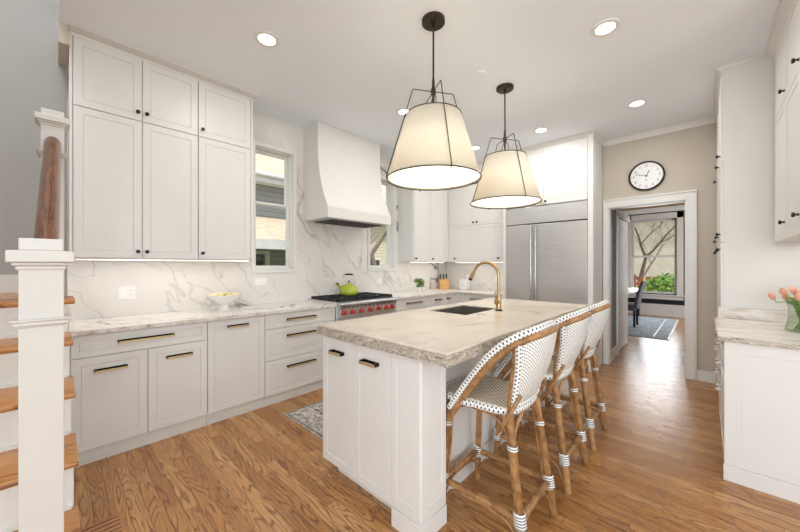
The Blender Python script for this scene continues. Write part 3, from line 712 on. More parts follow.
MB().tube([(ex+dx*d, 0, ez+dz*d) for d in (.075, .095)], [.0175, .0165], 16).build('spray_nozzle', M['black'], sh_)
MB().tube([(0, -.02, .075), (0, -.045, .075)], [.019, .019], 16).build('valve_hub', M['brassdeep'], t)
MB().tube([(0, -.04, .075), (-.002, -.055, .10), (-.004, -.058, .17)], [.007, .006, .0055], 10).build('lever', M['brassdeep'], t)
for k, (px, py) in enumerate(((-1.295, 2.275), (-1.275, 2.315))):
    tag(MB().lathe([(.014, 0), (.014, .004), (.011, .006), (0, .0065)], 16).build('button', M['nickel']), 'tiny round metal button set in the island top near the sink', 'button', 'pair of buttons by the sink').location = (px, py, IZ)

# ------------------------------------------------------------------ right side cabinets
XR = .09
t = thing('base_cabinet', 'right-hand base cabinet under the vase, with panelled end facing the camera', 'cabinet')
RY = 2.93
MB().box(XR+.02, .726, RY+.004, 3.929, .0, .884).build('body', M['cab'], t)
m = MB(); m.panel((XR+.0, RY+.004, .10), XD, -YD, .634, .784, th=.012, ins=.075, rec=.005); m.build('end_panel', M['cab'], t, angle=20)
MB().box(XR-.004, .725, RY-.016, RY+.0035, 0, .098).build('plinth', M['cab'], t, bevel=.002)
for j, (a0, a1) in enumerate(((2.95, 3.44), (3.44, 3.925))):
    for (b0, b1) in ((.742, .88), (.56, .742), (.10, .56)):
        front(t, 'drawer', (XR+.02, a1-G, b0+G), -YD, -XD, a1-a0-2*G, b1-b0-2*G, pull=((a1-a0)/2, (b1-b0)-.05, .12, M['nickel']))
def _rs(m): return m.box(XR-.03, .726, RY-.035, 3.93, .884, .914)
slabmat(_rs, 'worktop', 'veined stone worktop under the tulips on the right', mats=('granite', 'edge'))
tag(MB().box(XR-.005, .729, 3.905, 3.929, .9145, 1.01).build('upstand', M['granite']), 'low stone upstand against the tall cabinet side', 'upstand')
t = thing('tall_cabinet', 'floor-to-ceiling pantry cabinet right of the doorway', 'cabinet')
MB().box(.119, .726, 3.93, YB-.001, .0, 3.055).build('body', M['cab'], t, bevel=.002)
for (a0, a1, kk) in ((3.935, 4.37, 'n'), (4.37, 4.80, 'n'), (4.80, 5.19, 'f')):
    for (b0, b1, kz) in ((.10, 1.56, 1.50), (1.56, 2.26, 1.63), (2.26, 3.0, 2.31)):
        kw_ = (a1-a0-.03) if kk == 'n' else (.03)
        front(t, 'door', (.119, a1-G, b0+G), -YD, -XD, a1-a0-2*G, b1-b0-2*G, knob=[(kw_, kz-b0)])
crown('trim_11', 'x', -1, .119, 3.93, YB-.0, z0=3.0, d=.05, hh=.07, m='cab')
crown('trim_12', 'y', -1, 3.93, .09, .40, z0=3.045, d=.02, hh=.025, m='cab')
t = thing('wall_cabinet', 'wall cabinet at the right edge above the tulips', 'cabinet')
XW = .40
MB().box(XW+.02, .726, 2.93, 3.928, 1.55, 3.03).build('body', M['cab'], t)
for (a0, a1, kx) in ((3.40, 3.925, .03), (2.935, 3.40, None)):
    for (b0, b1, kz) in ((1.545, 2.50, 1.66), (2.50, 3.0, 2.565)):
        front(t, 'door', (XW+.02, a1-G, b0+G), -YD, -XD, a1-a0-2*G, b1-b0-2*G, knob=[(a1-a0-.04, kz-b0)])
crown('trim_13', 'x', -1, XW+.02, 2.90, 3.93, z0=2.99, d=.07, hh=.08, m='cab')
led('short light strip under the wall cabinet above the tulips', .58, .61, 2.96, 3.9, z=1.55, e=2.6)

# ------------------------------------------------------------------ pendants
def pendant(label, x, y):
    t = thing('pendant_lamp', label, 'pendant lamp', (x, y, ZC), group='pendant lamps over the island')
    MB().lathe([(0, 0), (.080, 0), (.080, -.022), (.072, -.028), (.012, -.03), (.012, -.05), (0, -.05)], 32).build('canopy', M['bronze'], t, fixn=True)
    MB().tube([(0, 0, -.04), (0, 0, -.50)], .0065, 10).build('rod', M['bronze'], t)
    zb, zt, rb, rt, zh = 1.962-ZC, 2.40-ZC, .322, .190, 2.572-ZC
    MB().tube([(0, 0, zh+d) for d in (.10, .07, .02, .018, -.02, -.03, -.085)], [.0065, .010, .012, .018, .018, .009, .008], 12).build('hub', M['bronze'], t)
    MB().tube([(0, 0, zh-.02), (0, 0, zt+.005), (0,0,zt-.12)], .007, 8).build('stem', M['bronze'], t)
    n = 64; s = MB(); s.lathe([(rb, zb), (rt, zt)], n); s.f = s.f[:n]; s.m = s.m[:n]; sh = s.build('lamp_shade', M['shade'], t, solid=.002)
    ring = lambda r, z: [(r*math.cos(2*PI*k/48), r*math.sin(2*PI*k/48), z) for k in range(48)]
    MB().tube(ring(rb+.002, zb), .0045, 8, closed=True).build('bottom_trim', M['bronze'], sh); MB().tube(ring(rt+.002, zt), .0035, 8, closed=True).build('top_trim', M['bronze'], sh)
    d = MB().lathe([(0, zb+.012), (rb-.008, zb+.012)], 48); d.build('diffuser', M['diffuser'], t)
    g = MB()
    MB().tube([(0, 0, zt-.01), (0, 0, zt-.08)], .02, 12).build('socket', M['bronze'], t)
    for k in range(4):
        a = math.radians(-33.5)+k*PI/2; c_, s_ = math.cos(a), math.sin(a); P = lambda r, z: (c_*r, s_*r, z)
        MB().tube([P(.012, zh), P(.142, zh), P(.150, zh-.006), P(rb+.012, zb-.002), P(rb+.005, zb-.010), P(rb-.035, zb-.006)], .0035, 8).build('frame_arm', M['bronze'], t)
        if k % 2 == 0: MB().tube([P(.012, zh-.02), P(.055, zh-.07), P(.06, zt+.0)], .003, 8).build('inner_arm', M['bronze'], t)
    l = lamp('bulb', 'POINT', (0, 0, zt-.24), 2.0, (1, .96, .92), shadow_soft_size=.06); l.parent = t
pendant('nearer and larger-looking cream drum pendant lamp over the island', -1.375, 1.80)
pendant('farther cream pendant lamp over the island in front of the refrigerator', -1.395, 2.95)
# recessed lights
cans = [(-2.40, 1.09, 'recessed ceiling light nearest the wide wall cabinet'), (-.52, 2.70, 'recessed ceiling light above the near stool, top right of the pendants'),
        (-.52, 4.19, 'recessed ceiling light in front of the wall clock'), (-1.50, 4.19, 'recessed ceiling light in front of the refrigerator'),
        (-2.43, 2.65, 'recessed ceiling light beside the range hood, partly behind the near pendant'), (-2.43, 4.17, 'recessed ceiling light between the two pendants by the corner cabinets')]
c0 = None
for (x, y, lab) in cans:
    if c0 is None:
        c0 = thing('recessed_light', lab, 'ceiling light', (x, y, ZC), group='recessed ceiling lights')
        MB().lathe([(.088, 0), (.088, -.006), (.062, -.010), (.060, -.002), (.060, 0)], 36).build('trim_ring', M['trimw'], c0)
        MB().lathe([(.0, -.004), (.060, -.004)], 36).build('lens', M['can'], c0)
        l = lamp('can_light', 'AREA', (0, 0, -.012), 7.0, (1, .98, .96), shape='DISK', size=.11); l.parent = c0
        base = c0
    else:
        c1 = copy_tree(base); c1.location = (x, y, ZC); c1['label'] = lab
t = MB().lathe([(0, -.010), (.04, -.010), (.045, -.006), (.045, 0)], 28).build('smoke_detector', M['ceil']); t.location = (-1.45, 2.59, ZC); tag(t, 'flat white disc on the ceiling between the pendants', 'ceiling disc')

# ------------------------------------------------------------------ clock
t = thing('wall_clock', 'round black-rimmed white clock above the doorway', 'clock', (-.547, YB, 2.512))
MB().lathe([(0, -.004), (.172, -.004), (.172, -.018), (0, -.018)], 48, axis='y').build('clock_case', M['black'], t, fixn=True)
MB().lathe([(.168, -.001), (.188, -.001), (.188, -.030), (.182, -.036), (.170, -.036), (.168, -.020), (.168, -.001)], 64, axis='y', cap=False).build('rim', M['black'], t, fixn=True)
fc = MB().lathe([(0, -.0195), (.169, -.0195), (.169, -.0185)], 48, axis='y').build('dial', M['plastic'], t, fixn=True)
def text(s, size, loc, parent, m, name='numeral', rot=(PI/2, 0, 0), ext=.0008):
    cu = bpy.data.curves.new(name, 'FONT'); cu.body = s; cu.size = size; cu.align_x = 'CENTER'; cu.align_y = 'CENTER'; cu.extrude = ext
    tmp = bpy.data.objects.new(name, cu); col.objects.link(tmp); bpy.context.view_layer.update()
    me = bpy.data.meshes.new_from_object(tmp.evaluated_get(bpy.context.evaluated_depsgraph_get())); bpy.data.objects.remove(tmp)
    me.materials.clear(); me.materials.append(m); o = bpy.data.objects.new(name, me); col.objects.link(o); o.location = loc; o.rotation_euler = rot; o.parent = parent; return o
for hnum in range(1, 13):
    a = PI/2-hnum*PI/6; text(str(hnum), .034, (.132*math.cos(a), -.0208, .132*math.sin(a)), t, M['slot'])
tk = MB()
for k in range(60):
    a = PI*k/30; d = Vector((math.cos(a), 0, math.sin(a))); nn = Vector((-d.z, 0, d.x)); ln = .008 if k % 5 == 0 else .004
    tk.obox(Vector((0, -.0205, 0))+d*(.162-ln)-nn*.0006, d*ln, nn*.0012, Vector((0, .0008, 0)))
tk.build('minute_track', M['slot'], t, fixn=True)
text('*', .05, (0, -.0208, -.062), t, M['slot'], 'dial_emblem')
def hand(ang, ln, wd, y):
    a = PI/2-math.radians(ang); d = Vector((math.cos(a), 0, math.sin(a))); nn = Vector((-d.z, 0, d.x))
    MB().obox(Vector((0, y, 0))-d*.02-nn*wd/2, d*(ln+.02), nn*wd, Vector((0, .001, 0))).build('clock_hand', M['knob'], t, fixn=True)
hand(24, .075, .007, -.0235); hand(287, .125, .005, -.0255)
MB().lathe([(.009, -.020), (.009, -.028), (0, -.029)], 16, axis='y').build('hand_pin', M['knob'], t, fixn=True)

# ------------------------------------------------------------------ small things on the worktops
XF = XL+.012
def outlet(label, kind, pos, axis='x', gang=1):
    t = thing('outlet_plate', label, 'outlet', pos)
    w_ = .072*gang if gang == 1 else .118
    def bx(a0, a1, z0, z1, d0, d1, m, nm, par=t):
        mb = MB()
        if axis == 'x': mb.box(d0, d1, a0, a1, z0, z1)
        else: mb.box(a0, a1, -d1, -d0, z0, z1)
        return mb.build(nm, m, par, bevel=.001)
    bx(-w_/2, w_/2, -.058, .058, 0, .005, M['plastic'], 'cover_plate')
    cs = [0] if gang == 1 else [-.028, .028]
    for i, c_ in enumerate(cs):
        if gang == 2 and i == 0: bx(c_-.017, c_+.017, -.034, .034, .005, .009, M['plastic'], 'rocker_switch')
        else:
            f = bx(c_-.017, c_+.017, -.034, .034, .005, .007, M['plastic'], 'socket_face')
            for zz in (-.017, .017):
                for yy in (-.006, .006): bx(c_+yy-.001, c_+yy+.001, zz-.005, zz+.005, .0068, .0074, M['slot'], 'socket_slot', f)
outlet('double plate with a rocker switch and outlet, left on the marble', 'd', (XF, .425, 1.127), gang=2)
def outlet_h(label, pos):
    t = thing('outlet_plate', label, 'outlet', pos)
    MB().box(0, .007, -.06, .06, -.036, .036).build('cover_plate', M['plastic'], t, bevel=.001)
    f = MB().box(.007, .0085, -.034, .034, -.017, .017).build('socket_face', M['plastic'], t, bevel=.001)
    for yy in (-.017, .017):
        for zz in (-.006, .006): MB().box(.0083, .009, yy-.005, yy+.005, zz-.001, zz+.001).build('socket_slot', M['slot'], f)
outlet_h('horizontal white outlet on the marble below the left window', (XF, 1.59, 1.178))
outlet_h('horizontal white outlet on the marble below the second window', (XF, 3.42, 1.118))
outlet('white outlet on the backsplash between canister and refrigerator', 'd', (-2.62, YB-.012, 1.13), axis='y')
outlet('white outlet on the backsplash in the corner between knife block and canister', 'd', (-3.18, YB-.012, 1.13), axis='y')

# pedestal bowl
bx_, by_ = -3.40, 1.125
t = thing('pedestal_bowl', 'white footed bowl heaped with pale yellow fruit on the long worktop', 'bowl', (bx_, by_, CT))
MB().lathe([(0, .0), (.055, .0), (.057, .006), (.040, .012), (.036, .05), (.036, .06), (.085, .082), (.138, .130), (.146, .154), (.143, .155), (.133, .135), (.08, .092), (0, .084)], 40).build('bowl_body', M['porcelain'], t, fixn=True)
rnd = random.Random(3); f0 = None; pts = [(0, 0, .103)]+[(.052*math.cos(a), .052*math.sin(a), .112) for a in [k*PI/3 for k in range(6)]]+[(.098*math.cos(a), .098*math.sin(a), .136) for a in [k*PI/5 for k in range(10)]]+[(.03*math.cos(a), .03*math.sin(a), .140) for a in (.4, 2.5, 4.6)]
for i, p in enumerate(pts):
    if f0 is None:
        f = MB().lathe([(0, -.026), (.012, -.022), (.020, -.008), (.020, .008), (.012, .022), (0, .026)], 14).build('fruit', M['yellow'])
        s_ = f.modifiers.new('sub', 'SUBSURF'); s_.levels = s_.render_levels = 1; f0 = f
    else: f = f0.copy(); col.objects.link(f)
    f.location = (bx_+p[0], by_+p[1], CT+p[2]+.014); f.rotation_euler = (rnd.uniform(1, 2), rnd.uniform(-.4, .4), rnd.uniform(0, 6))
    tag(f, 'pale yellow fruit heaped in the white footed bowl', 'fruit', 'fruit in the footed bowl')
# potted plant
t = thing('potted_plant', 'small leafy green plant in a white pot right of the range', 'plant', (-3.44, 4.13, CT))
MB().lathe([(0, 0), (.032, 0), (.040, .07), (.042, .075), (.038, .076), (.034, .06), (0, .06)], 24).build('pot', M['porcelain'], t, fixn=True)
rnd = random.Random(5); lf = MB(); stm = MB()
for i in range(90):
    a = rnd.uniform(0, 2*PI); r = rnd.uniform(.01, .075); z = rnd.uniform(.08, .21); c_ = Vector((r*math.cos(a), r*math.sin(a), z)); d = Vector((math.cos(a+rnd.uniform(-1, 1)), math.sin(a+rnd.uniform(-1, 1)), rnd.uniform(-.2, .6))).normalized(); s = d.cross(Vector((0,0,1))).normalized(); L_ = rnd.uniform(.026, .038)
    u_ = s.cross(d)*.004
    lf.add([c_-d*L_, c_+s*L_*.6+u_, c_+d*L_, c_-s*L_*.6+u_, c_-u_*2], [(0,1,4), (1,2,4), (2,3,4), (3,0,4)])
    if i % 4 == 0: stm.tube([(0, 0, .06), (c_.x*.5, c_.y*.5, z*.7), tuple(c_)], .0018, 5)
stm.build('stems', M['stem'], t); lf.build('foliage', M['leaf'], t, solid=.001)
# knife block
kb = thing('knife_block', 'light wooden knife block in the worktop corner', 'knife block', (-3.50, 4.90, CT), -.75)
MB().prism([(-.08, 0), (.075, 0), (.075, .12), (-.02, .195), (-.08, .15)], 'y', -.085, .085).build('block_body', M['blockwood'], kb, fixn=True, bevel=.003)
kn0 = None; rotm = Matrix.Rotation(-.75, 4, 'Z')
ins_pts = [(-.045+.03*(i//3 % 3)+.0, -.055+.055*(i % 3)) for i in range(9)]
for i, (lx, ly) in enumerate(ins_pts[:8]):
    zsurf = .15+(lx+.08)*.75 if lx < -.02 else .195-(lx+.02)*.79
    if kn0 is None:
        k = thing('knife', 'black handled knife standing in the wooden block', 'knife', group='knives in the wooden block')
        MB().box(-.011, .011, -.007, .007, .006, .10).build('handle', M['knob'], k, bevel=.003); MB().box(-.010, .010, -.002, .002, -.06, .008).build('blade', M['steel'], k); kn0 = k
    else: k = copy_tree(kn0)
    p = rotm @ Vector((lx, ly, 0)); k.location = (-3.50+p.x, 4.90+p.y, CT+zsurf+.0); k.rotation_euler = (0, -.35, -.75)
t = thing('canister', 'square white ceramic canister with lid on the corner worktop', 'canister', (-3.13, 5.02, CT), -.1)
MB().box(-.07, .07, -.07, .07, 0, .170).build('canister_body', M['porcelain'], t, bevel=.012); MB().box(-.064, .064, -.064, .064, .170, .188).build('lid', M['porcelain'], t, bevel=.006)
text('a', .04, (0, -.0708, .085), t, M['slot'], 'letter_mark', ext=.0005)

# vase of tulips
vx, vy, vz = .475, 3.44, .914
t = thing('vase', 'clear glass vase of water holding coral tulips at the right edge', 'vase', (vx, vy, vz))
MB().lathe([(0, 0), (.072, 0), (.078, .006), (.070, .05), (.060, .11), (.062, .165), (.072, .21), (.069, .21), (.058, .165), (.056, .11), (.066, .05), (.072, .012), (0, .010)], 40).build('vase_glass', M['vase'], t, fixn=True)
MB().lathe([(0, .011), (.070, .013), (.065, .05), (.056, .10), (0, .10)], 32).build('water', M['water'], t, fixn=True)
rnd = random.Random(11)
tul = [(-.155, -.02, .285, 1), (-.10, -.06, .325, 0), (-.04, .02, .33, 0), (.02, -.05, .34, 0), (.08, .0, .32, 0), (.12, -.06, .28, 0), (-.075, .05, .28, 0), (.0, .08, .30, 0), (-.03, -.10, .29, 0), (.07, .08, .29, 0)]
for i, (tx, ty, tz, _) in enumerate(tul):
    f = thing('tulip', 'coral tulip bending to the far left out of the glass vase' if i == 0 else 'coral tulip standing in the glass vase on the right', 'flower', (vx, vy, vz), group=None if i == 0 else 'tulips in the glass vase')
    bxx, byy = -tx*.25, -ty*.25
    tx *= .8; ty *= .8; tz = tz*.94-.04; path = smooth([(bxx, byy, .014), (tx*.1, ty*.1, .11), (tx*.38, ty*.38, .20), (tx*.85, ty*.85, tz-.035), (tx, ty, tz-.01)], 5)
    MB().tube(path, .0034, 7).build('stem', M['stem'], f)
    d = (Vector(path[-1])-Vector(path[-3])).normalized(); q = d.to_track_quat('Z', 'Y'); hd = MB()
    def petal(u, v, ang, q=q, d=d, c_=Vector((tx, ty, tz-.012))):
        r = .0175*math.sin(PI*min(1, (.12+v*.88)))**.6*(1 if v < .7 else .92)
        a = ang+(u-.5)*2.2*(1-v**3*.75); h_ = v*.052
        return c_+q @ Vector((r*math.cos(a), r*math.sin(a), h_))
    for k in range(6): hd.grid(lambda u, v, k=k: petal(u, v, k*PI/3), 4, 6)
    hd.build('petals', M['tulip'], f, solid=.001)
    lf = MB()
    for q_ in range(3):
        la = rnd.uniform(0, 2*PI); L_ = rnd.uniform(.07, .13); z0 = rnd.uniform(.03, .08); r1 = rnd.uniform(.02, .04)
        ld = Vector((math.cos(la), math.sin(la), 0)); ls = Vector((-ld.y, ld.x, 0))
        def leaf(u, v):
            w_ = .024*math.sin(PI*(v*.9+.06)); rr_ = r1*v+(max(0, v-.6)**1.3)*L_*1.3
            return ld*rr_+Vector((0, 0, z0+v*.165+L_*.25*v-max(0, v-.7)*.12))+ls*(u-.5)*2*w_*(.6 if v < .4 else 1)-ld*abs(u-.5)*.012
        lf.grid(leaf, 2, 9)
    lf.build('leaf', M['leaf'], f, solid=.0012)


# ------------------------------------------------------------------ bar stools
def tube_uv(mb_pts, r, n, name, m, parent, uscale=1.0, flat=1.0):
    pts = [Vector(p) for p in mb_pts]; mb = MB(); mb.tube(pts, r, n, caps=True, flat=flat)
    o = mb.build(name, m, parent); me = o.data; uv = me.uv_layers.new(name='UVMap')
    ln = [0]
    for i in range(1, len(pts)): ln.append(ln[-1]+(pts[i]-pts[i-1]).length)
    for p in me.polygons:
        for li in p.loop_indices:
            vi = me.loops[li].vertex_index; i, k = divmod(vi, n); kk = k
            if len(p.vertices) == 4:
                ks = [v % n for v in p.vertices]
                if max(ks)-min(ks) > 1 and k == 0: kk = n
            uv.data[li].uv = (ln[i]*uscale, kk/n)
    return o
def grid_uv(fn, nu, nv, name, m, parent, th, us, vs, flip=False):
    mb = MB(); mb.grid(fn, nu, nv, flip=flip); o = mb.build(name, m, parent, solid=th); me = o.data; uv = me.uv_layers.new(name='UVMap')
    for l in me.loops:
        j, i = divmod(l.vertex_index, nu+1); uv.data[l.index].uv = (i/nu*us, j/nv*vs)
    return o
def cane(pts, r, n=10, nodes=True):
    """cane with knuckles"""
    P = [Vector(p) for p in pts]; out = []; rs = []; acc = 0; nxt = .11
    P2 = [P[0]]
    for a, b_ in zip(P, P[1:]):
        k = max(1, int((b_-a).length/.02))
        for j in range(1, k+1): P2.append(a.lerp(b_, j/k))
    for i, p in enumerate(P2):
        if i: acc += (p-P2[i-1]).length
        rr = r
        if nodes and acc >= nxt: rr = r*1.12; nxt += .19
        out.append(p); rs.append(rr)
    return MB().tube(out, rs, n)
def make_stool():
    t = thing('bar_stool', '', 'bar stool', group='rattan bar stools along the island')
    SZ = .675
    top = {}; legpts = {}
    for sx, sy in ((-1, -1), (-1, 1), (1, -1), (1, 1)):
        foot = Vector((-.205 if sx < 0 else .262, sy*.198, 0)); head = Vector((-.165 if sx < 0 else .175, sy*.165, SZ-.03))
        legpts[sx, sy] = (foot, head)
        lg = cane([foot, foot.lerp(head, .5), head], .0205 if sx > 0 else .018).build('leg', M['rattan'], t)
        at = lambda z, f=foot, h_=head: f.lerp(h_, z/h_.z)
        for z, hl, rr in ((.19, .034, .029), (.50, .012, .025)):
            a, b_ = at(z-hl), at(z+hl); MB().tube([a, a.lerp(b_, .08), a.lerp(b_, .92), b_], [rr*.86, rr, rr, rr*.86], 14).build('binding', M['wrap'], lg)
        # slim companion cane beside each leg
        off = Vector((-.022 if sx > 0 else .02, -sy*.012, 0)); MB().tube([at(.22)+off*.9, at(.4)+off, at(.62)+off*.8], .0075, 8).build('side_cane', M['rattan'], lg)
    P = lambda sx, sy, z: legpts[sx, sy][0].lerp(legpts[sx, sy][1], z/legpts[sx, sy][1].z)
    for A, B in (((-1,-1),(1,-1)), ((-1,1),(1,1)), ((-1,-1),(-1,1)), ((1,-1),(1,1))):
        a, b_ = P(*A, .19), P(*B, .19); cane([a, a.lerp(b_, .5), b_], .017).build('stretcher', M['rattan'], t)
        d = (b_-a).normalized(); dn = Vector((0,0,1))
        # bowed brace under stretcher and under the seat
        q = smooth([P(*A, .03)+d*.012, a-dn*.07+d*.03, a-dn*.028+d*.10, b_-dn*.028-d*.10, b_-dn*.07-d*.03, P(*B, .03)-d*.012], 6)
        MB().tube(q, .0075, 8).build('bowed_brace', M['rattan'], t)
        a, b_ = P(*A, .50), P(*B, .50)
        ht = Vector((0, 0, SZ-.045)); m1 = a.lerp(b_, .27); m2 = a.lerp(b_, .73); m1.z = m2.z = SZ-.05
        q = smooth([a+d*.015, a.lerp(m1, .55)+d*.0-Vector((0,0,.0))-d*.02, m1, a.lerp(b_, .5)*1.0+Vector((0,0,SZ-.045-.5)), m2, b_.lerp(m2, .55)+d*.02, b_-d*.015], 5)
        MB().tube(q, .0085, 8).build('arched_brace', M['rattan'], t)
    # seat
    def seat(u, v):
        x = (u-.5)*2; y = (v-.5)*2; k = 1-.10*(x*x)*(y*y)
        hx, hy = .215, .192+(.012 if x < 0 else 0)
        ed = max(abs(x), abs(y)); z = SZ-.006-.010*(1-x*x)*(1-y*y)+(.012*(1 if x < -.6 else 0)*(-(x+.6)/.4)*-.6)
        return Vector((-.02+x*hx*k, y*hy*k, z))
    grid_uv(seat, 16, 16, 'seat', M['weaveSeat'], t, .02, 1, 1)
    rim = []
    for k in range(64):
        a = 2*PI*k/64; c_, s_ = math.cos(a), math.sin(a); e = 5.0; r = (abs(c_)**e+abs(s_)**e)**(-1/e)
        x, y = c_*r, s_*r; x = max(-1, min(1, x)); y = max(-1, min(1, y)); k2 = 1-.10*x*x*y*y
        rim.append((-.02+x*.217*k2, y*(.194+(.012 if x < 0 else 0))*k2, SZ-.016))
    rim.append(rim[0]); tube_uv(rim, .017, 12, 'seat_rim', M['weaveBand'], t, 1.0)
    # hoop
    half = [(-.135, .206, .60), (-.03, .210, .755), (.075, .208, .895), (.160, .196, .982), (.238, .160, 1.036), (.288, .095, 1.062)]
    full = [Vector((p[0], -p[1], p[2])) for p in half]+[Vector((.304, 0, 1.072))]+[Vector((p[0], p[1], p[2])) for p in half[::-1]]
    hp = smooth(full, 8)
    cent = Vector((-.02, 0, .62))
    up = Vector((-.62, 0, .78))
    ins = [p-up*.024 for p in hp]; out = [p+up*.006 for p in hp]
    MB().tube(ins, .0165, 12).build('back_hoop', M['rattan'], t)
    tube_uv(out, .0178, 14, 'hoop_binding', M['weaveBand'], t, 1.0)
    # back panel
    hl = [p-up*.03 for p in hp]
    def hoop_at(y):
        best = None
        for a, b_ in zip(hl, hl[1:]):
            if (a.y-y)*(b_.y-y) <= 0 and abs(a.y-b_.y) > 1e-6 and a.z > .85:
                return a.lerp(b_, (y-a.y)/(b_.y-a.y))
        return hl[len(hl)//2]
    def back(u, v):
        y = (u-.5)*2; T = hoop_at(y*.178); B = Vector((.185+.022*(1-y*y), y*.158, SZ+.012)); p = B.lerp(T, v); p.x += .02*math.sin(PI*v)*(1-.5*y*y); return p
    grid_uv(back, 18, 14, 'backrest', M['weaveBack'], t, .012, 1, 1.6)
    for s in (0, 1):
        e = [back(s, k/10) for k in range(11)]; tube_uv(e, .0155, 10, 'backrest_edge', M['weaveBand'], t)
        # post from the leg head up to the hoop
        pp = [Vector((.175, (-1, 1)[s]*.165, SZ-.04)), Vector((.182, (-1, 1)[s]*.172, SZ+.06)), back(s, .5)+Vector((-.022, 0, 0)), back(s, 1.0)+Vector((-.015, 0, .0))]
        MB().tube(smooth(pp, 4), .0105, 10).build('back_post', M['rattan'], t)
        q = [Vector((.12, (-1,1)[s]*.185, SZ-.13)), Vector((.19, (-1,1)[s]*.19, SZ-.01)), Vector((.225, (-1,1)[s]*.15, SZ+.075))]
        MB().tube(smooth(q, 5), .010, 8).build('curved_brace', M['rattan'], t)
    e = [back(k/12, .0) for k in range(13)]; tube_uv(e, .0155, 10, 'backrest_lower_edge', M['weaveBand'], t)
    return t
stool = make_stool()
spots = [(-.858, 1.655, 'rattan bar stool nearest the camera, at the near end of the island'), (-.858, 2.298, 'middle rattan bar stool of the three at the island'), (-.862, 2.92, 'farthest rattan bar stool, nearest the doorway')]
for i, (x, y, lab) in enumerate(spots):
    s = stool if i == 0 else copy_tree(stool)
    s.location = (x, y, 0); s['label'] = lab

# ------------------------------------------------------------------ rug and floor vent
t = thing('runner_rug', 'patterned black and cream runner rug on the oak floor between range and island', 'rug')
MB().box(-2.80, -2.02, 1.43, 3.6, 0.0, .008).build('rug_field', M['rug'], t)
m = MB()
for (a, b_, c_, d) in ((-2.79, -2.03, 1.445, 1.455), (-2.79, -2.78, 1.455, 3.56), (-2.04, -2.03, 1.455, 3.56)): m.box(a, b_, c_, d, .008, .009)
m.build('rug_border', plain('rug_border_wool', srgb(96, 90, 88), .95, var=.3, scale=40), t)
t = thing('floor_vent', 'slatted wooden vent flush in the floor by the stair', 'floor vent')
MB().box(-2.345, -2.10, -.04, .25, 0, .003).build('vent_frame', M['ventwood'], t)
m = MB()
for k in range(6): m.box(-2.325+k*.036, -2.317+k*.036, -.02, .235, .003, .0036)
m.build('vent_slot', M['ventslot'], t)

# ------------------------------------------------------------------ hall and dining room beyond the doorway
wh = MB(); wh.box(-1.09, -.978, YB+.12, 5.84, 0, ZC); struct('wall_hall', wh, M['hallpaper'])
struct('baseboard_hall', MB().box(-.978, -.962, YB+.125, 5.84, 0, .15), M['trimw'], bevel=.003)
struct('wall_hall_right', MB().box(.0, .12, YB+.12, 7.2, 0, ZC), M['wallw'])
struct('ceiling_dining', MB().box(-5.2, 2.2, YB+.12, 11.25, 2.9, 3.0), M['dceil'])
# door frame and the open panelled door against the hall wall
m = MB(); m.box(-1.09, -.955, 5.84, 5.90, 0, 2.14); m.box(-1.09, -.955, 5.84, 6.9, 2.12, 2.22); struct('trim_14', m, M['trimw'])
t = MB(); t.box(-1.02, -.98, 5.905, 6.86, .01, 2.10); d = struct('door_1', t, M['trimw'], bevel=.003)
m = MB()
for (z0, z1) in ((.18, .95), (1.08, 1.98)): m.panel((-.984, 6.02, z0), YD, XD, .72, z1-z0, th=.012, ins=.03, rec=.007)
m.build('door_panel', M['trimw'], d, angle=20)
for zz in (.28, 1.13, 1.92): MB().box(-.982, -.968, 5.895, 5.925, zz-.045, zz+.045).build('hinge', M['knob'], d)
WD = (-1.50, -.53, .60, 2.60)
wdn = MB(); holed(wdn, (FY1, FY1+.15), -5.2, 2.2, 0, 2.9, [WD], 'y'); struct('wall_dining_far', wdn, M['navy'])
struct('wall_dining_left', MB().box(-5.2, -5.05, 6.9, 11.1, 0, 2.9), M['navy']); struct('wall_dining_right', MB().box(2.05, 2.2, 7.2, 11.1, 0, 2.9), M['navy'])
struct('wall_dining_near', MB().box(-5.2, -1.09, 6.75, 6.9, 0, 2.9), M['navy']); struct('wall_dining_near_right', MB().box(.12, 2.2, 7.05, 7.2, 0, 2.9), M['navy'])
b = MB(); b.box(-5, 2, FY1-.02, FY1, 0, .30); b.box(-5, 2, FY1-.03, FY1, .28, .32); b.box(-5, 2, FY1-.035, FY1, 0, .05); struct('baseboard_dining', b, M['trimw'])
crown('trim_15', 'y', -1, FY1, -5, 2, z0=2.78, d=.12, hh=.12)
c = MB(); y = FY1
for (a, b_, z0, z1) in ((WD[0]-.15, WD[0], WD[2]-.02, WD[3]+.15), (WD[1], WD[1]+.13, WD[2]-.02, WD[3]+.15), (WD[0]-.15, WD[1]+.13, WD[3], WD[3]+.15)): c.box(a, b_, y-.03, y, z0, z1)
c.box(WD[0]-.2, WD[1]+.18, y-.09, y, WD[2]-.05, WD[2]-.02); c.box(WD[0]-.15, WD[1]+.13, y-.03, y, WD[2]-.15, WD[2]-.05)
o = struct('window_3', c, M['trimw'], bevel=.003)
for nm, lo, hi, yo in (('upper_sash', 1.58, WD[3], y+.10), ('lower_sash', WD[2], 1.62, y+.05)):
    f = MB(); A, B = WD[0], WD[1]; s = .05
    f.box(A, A+s, yo-.03, yo, lo, hi); f.box(B-s, B, yo-.03, yo, lo, hi); f.box(A+s, B-s, yo-.03, yo, lo, lo+s); f.box(A+s, B-s, yo-.03, yo, hi-s, hi)
    q = f.build(nm, M['trimw'], o); MB().box(A+s, B-s, yo-.018, yo-.014, lo+s, hi-s).build('pane', M['glass'], q)
t = thing('area_rug', 'blue-grey patterned rug under the dining table beyond the doorway', 'rug')
MB().box(-3.6, -.50, 7.62, 10.6, 0, .009).build('rug_field', M['rugblue'], t)
